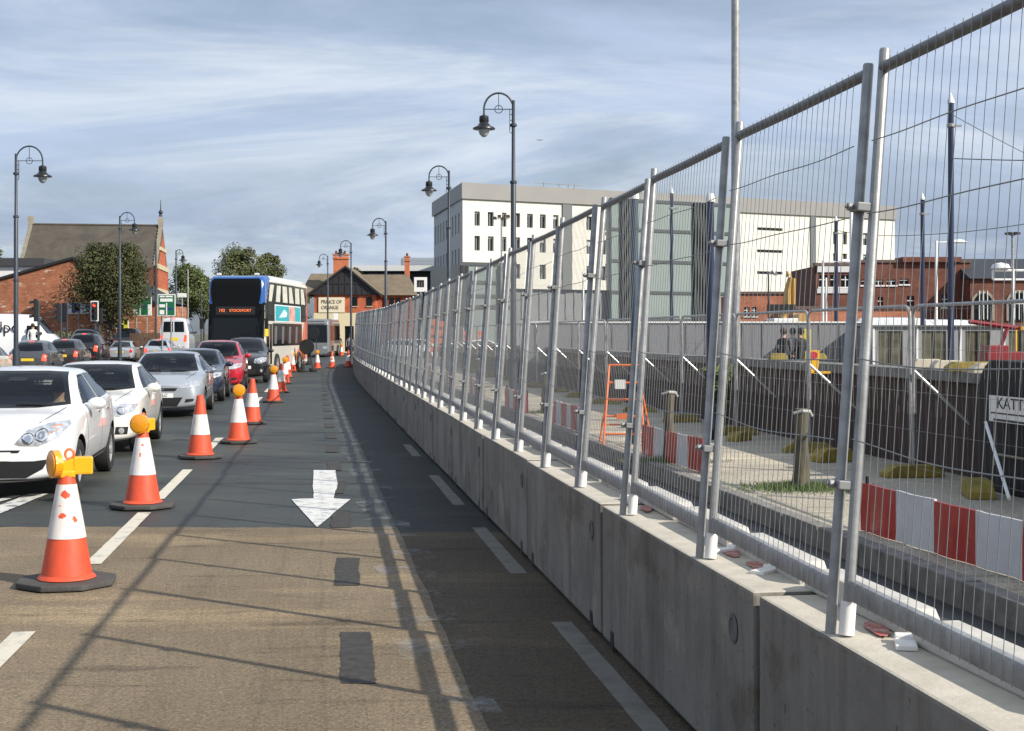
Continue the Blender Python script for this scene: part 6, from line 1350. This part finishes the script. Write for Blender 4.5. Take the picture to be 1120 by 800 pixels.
for hh in hs: q = MB(); q.add([pf2(hh[0], hh[1], .05), pf2(hh[2], hh[1], .05), pf2(hh[2], hh[3], .05), pf2(hh[0], hh[3], .05)], [(0, 1, 2, 3)]); w = q.build('window', mat('cabin_glass', (.055, .05, .03), .2, col2=(.16, .15, .10), vscale=2.5), t); q = MB(); q.box(((hh[0]+hh[2])/2, .03, (hh[1]+hh[3])/2), (.035, .03, hh[3]-hh[1])); q.build('glazing_bar', BLACK, w)
q = MB(); q.box2((0, -.06, .18), (Wd_, -.003, .24)); [q.box2((.04+1.35*k, -.03, .24), (.10+1.35*k, -.003, h)) for k in range(6)]; q.build('trim', STEELW, t); q = MB(); q.box2((-.05, -.08, h), (Wd_, 2.5, h+.06)); q.build('roof', mat('cabin_roof', (.08, .085, .09), .6), t)
# red boom lift
Ym = 42.5; t = thing('boom_lift', 'red boom lift machine with a long boom in front of the cabin', 'boom lift', (XY(1094, Ym), Ym, TZ)); REDM = mat('machine_red', (.22, .018, .022), .4, coat=.4)
q = MB(); q.box((0, 0, .86), (1.1, .9, .34)).box((-.15, 0, 1.12), (.6, .7, .2)); q.build('chassis', REDM, t, bevel=.03)
for x in (-.45, .45): q = MB(); q.lathe([(.15, -.1), (.38, -.1), (.4, 0), (.38, .1), (.15, .1)], 16, Matrix.Translation((x, -.45, .40)) @ Matrix.Rotation(R(90), 4, 'X')); q.build('wheel', RUBBER, t, smooth=True)
q = MB(); z1 = ZY(361, Ym)-TZ; z0 = ZY(352, Ym)-TZ; q.tube([(-.95, 0, z0), (.9, 0, z1)], .07, 4).tube([(.0, 0, 1.1), (.2, 0, z1+.05)], .06, 6); q.build('boom', REDM, t)
q = MB(); q.tube([(.4, -.2, .9), (.4, -.2, z1)], .03, 6).box((.72, -.1, z1+.05), (.3, .2, .12)); q.build('amber_part', mat('machine_yellow', (.75, .42, .02), .4), t)
t = thing('yellow_cabinet', 'slim yellow upright cabinet by the grey hoarding right of the workers', 'cabinet', (XY(882, 45.4), 45.4, TZ)); q = MB(); q.box((0, 0, .86), (.26, .25, 1.70)); q.build('case', mat('cabinet_yellow', (.55, .46, .06), .5), t, bevel=.03); q = MB(); q.box((0, -.13, 1.2), (.16, .012, .3)); q.build('door', mat('cabinet_door', (.35, .30, .05), .5), t)
# digger
Ye = 66; t = thing('excavator', 'yellow excavator with raised arm and white tail beyond the hoarding', 'excavator', (XY(859, Ye), Ye, TZ)); YEL = mat('digger_yellow', (.46, .27, .075), .45, var=.12, coat=.3)
zz = lambda p: ZY(p, Ye)-TZ
q = MB(); q.box((-.1, 0, .35), (2.0, 2.4, .5)).tube([(-1.05, -1.0, .35), (.95, -1.0, .35)], .33, 8).tube([(-1.05, 1.0, .35), (.95, 1.0, .35)], .33, 8); q.build('tracks', RUBBER, t)
q = MB(); q.box((-.15, 0, (zz(352)+.7)/2+.1), (1.15, 2.0, zz(345)-.9)); q.build('tail', STEELW, t, bevel=.06)
q = MB(); q.box((.72, -.2, (zz(352)+.9)/2+.2), (.55, 1.2, zz(342)-1.0)); q.build('cab', YEL, t, bevel=.06)
q = MB(); q.tube([(-.2, -.3, zz(348)), (.02, -.3, zz(340)), (.05, -.3, zz(318)), (.17, -.3, zz(304))], [.17, .21, .17, .11], 4); q.build('boom_arm', YEL, t); q = MB(); q.tube([(.1, -.3, zz(303)), (.02, -.3, zz(297))], [.13, .05], 4); q.tube([(.30, -.3, zz(345)), (.32, -.3, zz(305))], [.09, .12], 4); q.build('dipper', YEL, t)
q = MB(); q.box((-.3, -.5, zz(341)+.15), (1.3, .08, .35)); q.build('handrail', BLACK, t)
# orange mesh barriers at the far end
for i, (px, Y, w, zt_) in enumerate(((475, 92, 8, 349), (484, 96, 8, 351), (512, 90, 9, 362), (525, 94, 8, 362))):
    q = MB(); W_ = w/F*Y/2; h = ZY(zt_, Y); [q.box((x*W_, 0, h/2), (.05, .05, h)) for x in (-1, 0, 1)]; [q.box((0, 0, h*k/5), (2*W_, .03, h*.14)) for k in (1.5, 2.5, 3.5, 4.6)]
    tag(q.build('plastic_barrier', mat('net_orange', (.72, .17, .06), .5), loc=(XY(px, Y), Y, 0)), f'orange plastic barrier at the far end of the site, {ORD[i]} from the left', 'barrier', 'orange barriers at the far end of the site')
for i, (px, Y) in enumerate(((446, 98), (463, 104), (534, 88))):
    car('hatchback_car', f'white parked car seen through the far fence panels, {ORD[i]} from the left', 'car', 'hatch', (XY(px, Y), Y, 0), R(95), PW, 4.2, 1.75, 1.5, 'parked cars beyond the far fence', facing='side', detail=0)
# ------------------------------------------------------------------ people
HAIR = mat('dark_hair', (.02, .014, .01), .6)
def person(label, loc, h, rz, top, legs, hair=HAIR, stride=.12, arms=(.08, .08), extra=None, seated=False):
    t = thing('person', label, 'person', loc, rz)
    me = bpy.data.meshes.new('b'); k = h/1.75; V = []; E = []; Rr = []
    def v(x, y, z, r): V.append((x*k, y*k, z*k)); Rr.append(r*k); return len(V)-1
    pel = v(0, 0, .95, .15); wa = v(0, .0, 1.12, .13); ch = v(0, 0, 1.33, .155); nk = v(0, -.01, 1.49, .06); hd0 = v(0, -.02, 1.58, .082); hd1 = v(0, -.02, 1.68, .085); E += [(pel, wa), (wa, ch), (ch, nk), (nk, hd0), (hd0, hd1)]
    for s in (-1, 1):
        if seated:
            hp = v(s*.10, -.02, .92, .10); kn = v(s*.13, -.42, 1.00, .065); an = v(s*.12, -.55, .62, .045); E += [(pel, hp), (hp, kn), (kn, an)]
            sh = v(s*.19, 0, 1.40, .06); el = v(s*.24, -.10, 1.15, .045); wr = v(s*.18, -.32, 1.12, .032); ha = v(s*.16, -.40, 1.14, .036); E += [(ch, sh), (sh, el), (el, wr), (wr, ha)]; continue
        hp = v(s*.10, 0, .88, .10); kn = v(s*.11, -.04+s*stride*.5, .49, .065); an = v(s*.11, .02+s*stride, .09, .045); to = v(s*.12, -.14+s*stride, .04, .04); E += [(pel, hp), (hp, kn), (kn, an), (an, to)]
        sh = v(s*.19, 0, 1.40, .06); el = v(s*.25, .02, 1.13, .045); wr = v(s*.24, -.10-arms[0], .92, .032); ha = v(s*.23, -.14-arms[0], .84, .036); E += [(ch, sh), (sh, el), (el, wr), (wr, ha)]
    me.from_pydata(V, E, []); o = bpy.data.objects.new('body', me); link(o)
    m_ = o.modifiers.new('k', 'SKIN'); sv = me.skin_vertices[0].data
    for i, r in enumerate(Rr): sv[i].radius = (r, r*.8)
    sv[0].use_root = True; o.modifiers.new('s', 'SUBSURF').levels = 1
    m2 = evald(o); o.modifiers.clear(); o.data = m2; o.parent = t
    for mm in (SKIN, top, legs, BLACK): m2.materials.append(mm)
    for p in m2.polygons:
        z = p.center.z/k; x = abs(p.center.x)/k
        p.material_index = 0 if z > 1.47 or (x > .2 and z < .93) else 1 if z > .93 else 3 if z < .09 else 2
    m2.polygons.foreach_set('use_smooth', [True]*len(m2.polygons))
    q = MB(); q.lathe([(0, .13), (.07, .11), (.10, .05), (.102, -.02), (.08, -.08)], 14, Matrix.Translation((0, .005*k, 1.66*k)) @ Matrix.Diagonal((k, k*1.05, k, 1))); q.build('hair', hair, t, smooth=True)
    return t
HIV = mat('hiviz_orange', (.85, .20, .03), .6); HIY = mat('hiviz_yellow', (.60, .72, .06), .6); DRK = mat('dark_cloth', (.018, .018, .022), .8); GRYC = mat('grey_cloth', (.22, .21, .22), .8); WHC = mat('white_cloth', (.62, .62, .62), .8); PNK = mat('pink_cloth', (.55, .33, .30), .8)
person('person in dark trousers and grey top walking beside the far end of the fence', (XY(382.5, 108), 108, 0), 1.78, R(10), GRYC, DRK)
t = thing('backpack', 'dark backpack on the person walking at the far end of the fence', 'backpack', (XY(382.5, 108)+.03, 108.19, 1.22), R(10)); q = MB(); q.box((0, 0, 0), (.32, .18, .46)); q.build('bag', DRK, t, bevel=.05)
for i, (px, Y, a, b, lab) in enumerate(((366, 130, DRK, DRK, 'person all in black standing outside the pub, left of two'), (371, 131, DRK, DRK, 'person all in black standing outside the pub, right of two'), (348, 122, WHC, PNK, 'person in a white top by the single-decker bus'), (352, 123, PNK, WHC, 'person in a pink top by the single-decker bus'))): person(lab, (XY(px, Y), Y, 0), 1.76, R(30*i), a, b)
for i, (px, Y, a) in enumerate(((857, 43.5, DRK), (867, 44.6, GRYC), (876, 43.9, DRK))): person(f'dark-clothed site worker by the grey hoarding, {["left", "middle", "right"][i]} of the three', (XY(px, Y), Y, TZ), 1.72, R(140+40*i), a, DRK)

# people sitting in the nearest cars
def seat_in(car_name, x, Y0, label, top, hair=HAIR):
    c = bpy.data.objects[car_name]; p = c.matrix_basis @ Vector((x, .30, 0)); person(label, (p.x, p.y, -.42), 1.70, c.rotation_euler.z, top, DRK, hair, seated=True)
seat_in('hatchback_car', .37, 0, 'passenger in a pale patterned top behind the windscreen of the nearest white hatchback', mat('patterned_cloth', (.35, .34, .22), .8, var=.6, vscale=25), mat('brown_hair', (.05, .03, .018), .6))
seat_in('hatchback_car.002', -.37, 0, 'driver in dark clothes behind the windscreen of the silver blue hatchback', DRK)
seat_in('hatchback_car.003', .37, 0, 'passenger behind the windscreen of the bright red hatchback', GRYC)
# driver of the delivery van, at the open window
person('van driver in a white shirt sitting at the delivery van window', (XY(36.5, 68.8), 68.72, .72), 1.62, R(20), WHC, WHC)

# ------------------------------------------------------------------ signals and road signs
def signal(label, px, Y, ytop, face, lit=False, border=False):
    t = thing('traffic_light', label, 'traffic light', (XY(px, Y), Y, 0), face, 'traffic lights at the junction'); zt = ZY(ytop, Y)
    q = MB(); q.tube([(0, .12, 0), (0, .12, zt-.1)], .055, 8); q.build('post', LAMPGREY, t)
    q = MB(); q.box((0, 0, zt-.5), (.30, .16, 1.0)); b = q.build('head', BLACK, t, bevel=.02)
    for k, c in enumerate(((.5, .02, .02), (.25, .13, .02), (.02, .16, .06))):
        z = zt-.18-.31*k; q = MB(); q.lathe([(0, -.02), (.09, -.015), (.10, 0)], 14, Matrix.Translation((0, -.082, z)) @ Matrix.Rotation(R(90), 4, 'X')); q.build('lens', BRAKE if (lit and k == 0) else mat('dead_lens%d' % k, tuple(x*.25 for x in c), .2), b)
        q = MB(); q.tube([(-.10, -.09, z), (-.10, -.26, z-.03)], .012, 4); q.add([(.11*math.cos(a), y, z+.11*math.sin(a)-(.03 if y < -.2 else 0)) for y in (-.08, -.27) for a in [math.pi*i/8 for i in range(9)]], [(i, i+1, 10+i, 9+i) for i in range(8)]); q.build('visor', BLACK, b)
    if border: q = MB(); [q.box(c, d) for c, d in (((0, -.0, zt+.03), (.44, .03, .06)), ((0, 0, zt-1.03), (.44, .03, .06)), ((-.19, 0, zt-.5), (.06, .03, 1.0)), ((.19, 0, zt-.5), (.06, .03, 1.0)))]; q.build('white_border', WHITEP, b)
signal('traffic light with glowing red lamp and white border before the dark tree', 103.5, 78, 330.5, 0, True, True)
signal('dark signal head turned sideways above the delivery van, left one', 39, 62, 327, R(-75)); signal('dark signal head turned sideways, right of the one above the van', 64, 72, 331.5, R(-80)); signal('dark signal head beside the white advertising board', 71, 74, 331.5, R(-100))
signal('small dark signal head right of the glowing red one', 111, 88, 337, R(100))
def roadsign(label, name, px0, px1, py0, py1, Y, col, bits, posts=2):
    x0, x1 = XY(px0, Y), XY(px1, Y); z0, z1 = ZY(py1, Y), ZY(py0, Y); t = thing(name, label, 'sign', (x0, Y, 0)); w = x1-x0
    q = MB(); q.box2((0, -.04, z0), (w, .0, z1)); p = q.build('panel', WHITEP, t, bevel=.01); q = MB(); q.box2((.05, -.048, z0+.05), (w-.05, -.039, z1-.05)); q.build('panel_face', col, p)
    for (a, b, c, d, m_) in bits: q = MB(); q.box2((a*w, -.056, z0+(z1-z0)*b), (c*w, -.046, z0+(z1-z0)*d)); q.build('marking', m_, p)
    for k in range(posts): q = MB(); x = w*(k+.5)/posts; q.tube([(x, .05, 0), (x, .05, z1)], .05, 6); q.build('post', GALV, t)
SGRN = mat('sign_green', (.008, .13, .055), .45); SBLU = mat('sign_blue', (.02, .035, .20), .45)
roadsign('green road direction sign with white panels before the hall gable', 'direction_sign', 172.5, 192, 322, 346, 84, SGRN, [(.12, .86, .40, .93, WHITEP), (.45, .86, .85, .93, WHITEP), (.15, .66, .85, .80, WHITEP), (.10, .40, .42, .54, WHITEP), (.12, .08, .38, .28, WHITEP), (.48, .05, .54, .6, WHITEP), (.60, .28, .85, .38, SBLU)])
roadsign('green road direction sign half behind the dark tree', 'direction_sign', 143.5, 166, 325, 345.5, 98.6, SGRN, [(.10, .10, .34, .36, WHITEP), (.42, 0.02, .47, .98, WHITEP), (.82, .04, .98, .60, WHITEP), (.55, .45, .75, .55, SBLU)])
roadsign('white advertising board with a blue square on the brick wall', 'advertising_board', 73, 124, 331, 343.5, 98.5, mat('board_pale', (.7, .7, .72), .5), [(.11, .10, .29, .92, SBLU), (.15, .35, .25, .65, PNK), (.40, .55, .62, .72, SBLU)], 2)
roadsign('orange and white temporary works sign under the dark tree', 'works_sign', 106, 117, 350, 361, 98, mat('works_orange', (.75, .25, .03), .5), [(.15, .25, .85, .45, WHITEP)])
roadsign('red and white temporary sign in the road works under the dark tree', 'works_sign', 118, 128, 348.5, 364, 97.5, mat('works_red', (.62, .10, .03), .5), [(.12, .1, .3, .9, WHITEP), (.55, .3, .9, .7, WHITEP)])
roadsign('yellow and black temporary sign in the road works under the dark tree', 'works_sign', 131, 141, 348, 362.5, 97.5, mat('works_yellow', (.62, .62, .06), .5), [(.15, .15, .45, .5, BLACK), (.55, .5, .85, .85, BLACK)])
roadsign('small pale street name board left of the bus', 'street_board', 194, 204, 321, 325.5, 100, WHITEP, [], 1)
roadsign('white square notice on a post in front of the pub', 'notice_board', 364.5, 369.5, 343, 350, 120, WHITEP, [], 1)
# timber palings and shrubs below the direction signs
t = thing('paling_fence', 'brown timber paling fence below the green signs', 'fence', (XY(143, 90), 90, 0)); q = MB(); [q.box((.14*k, 0, .95), (.12, .03, 1.9)) for k in range(14)]; q.build('palings', mat('brown_timber', (.10, .06, .035), .8, var=.3), t); q = MB(); [q.box((.9, .03, z), (1.9, .04, .08)) for z in (.5, 1.5)]; q.build('rail', MATS['brown_timber'], t)
def shrub(label, px, Y, h, w, m, seed):
    rng = random.Random(seed); t = thing('shrub', label, 'shrub', (XY(px, Y), Y, 0)); q = MB()
    for k in range(14): a = rng.uniform(0, 6.28); q.tube([(0, 0, 0), (w*.25*math.cos(a), w*.25*math.sin(a), h*.6), (w*.5*math.cos(a), w*.5*math.sin(a), h*rng.uniform(.7, 1))], [.02, .012, .004], 4)
    q.build('stems', BARK, t); q = MB()
    for k in range(700):
        a = rng.uniform(0, 6.28); z = h*rng.uniform(.15, 1); r = w*.5*rng.random()**.5*(.4+.6*z/h); p = Vector((r*math.cos(a), r*math.sin(a), z)); s = .09; u = Vector((rng.gauss(0, 1), rng.gauss(0, 1), rng.gauss(0, 1))).normalized(); w_ = u.orthogonal().normalized()
        q.v += [tuple(p-u*s), tuple(p-w_*s*.4), tuple(p+u*s), tuple(p+w_*s*.4)]; n_ = len(q.v); q.f.append((n_-4, n_-3, n_-2, n_-1)); q.mi.append(0)
    q.build('leaves', m, t)
shrub('pale spiky shrub beside the minibus', 164, 99, 1.5, 1.1, L_PALE, 3); shrub('low green shrub under the black signal heads', 66, 88, 2.0, 2.4, L_OLD, 4); shrub('green weeds growing at the wall behind the right navy post', 786, 24.4, 1.3, .5, L_PALE, 6)
# airplane
t = thing('airplane', 'tiny airplane in the sky right of the tallest street lamp', 'airplane', P(590, 153.5, 1500), R(20)); q = MB(); q.tube([(-3.4, 0, 0), (-2.6, 0, .1), (2.2, 0, .1), (3.4, 0, .4)], [.1, .35, .35, .08], 8); q.build('fuselage', LAMPGREY, t); q = MB(); q.prism([(-.6, 0), (.6, 0), (1.4, 3.2), (.9, 3.2)], -.04, .04).prism([(-.6, 0), (.6, 0), (1.4, -3.2), (.9, -3.2)], -.04, .04); q.build('wing', LAMPGREY, t); q = MB(); q.prism([(2.7, .2), (3.5, .2), (3.8, 1.3), (3.4, 1.3)], -.04, .04, XZ); q.build('tail_fin', LAMPGREY, t)
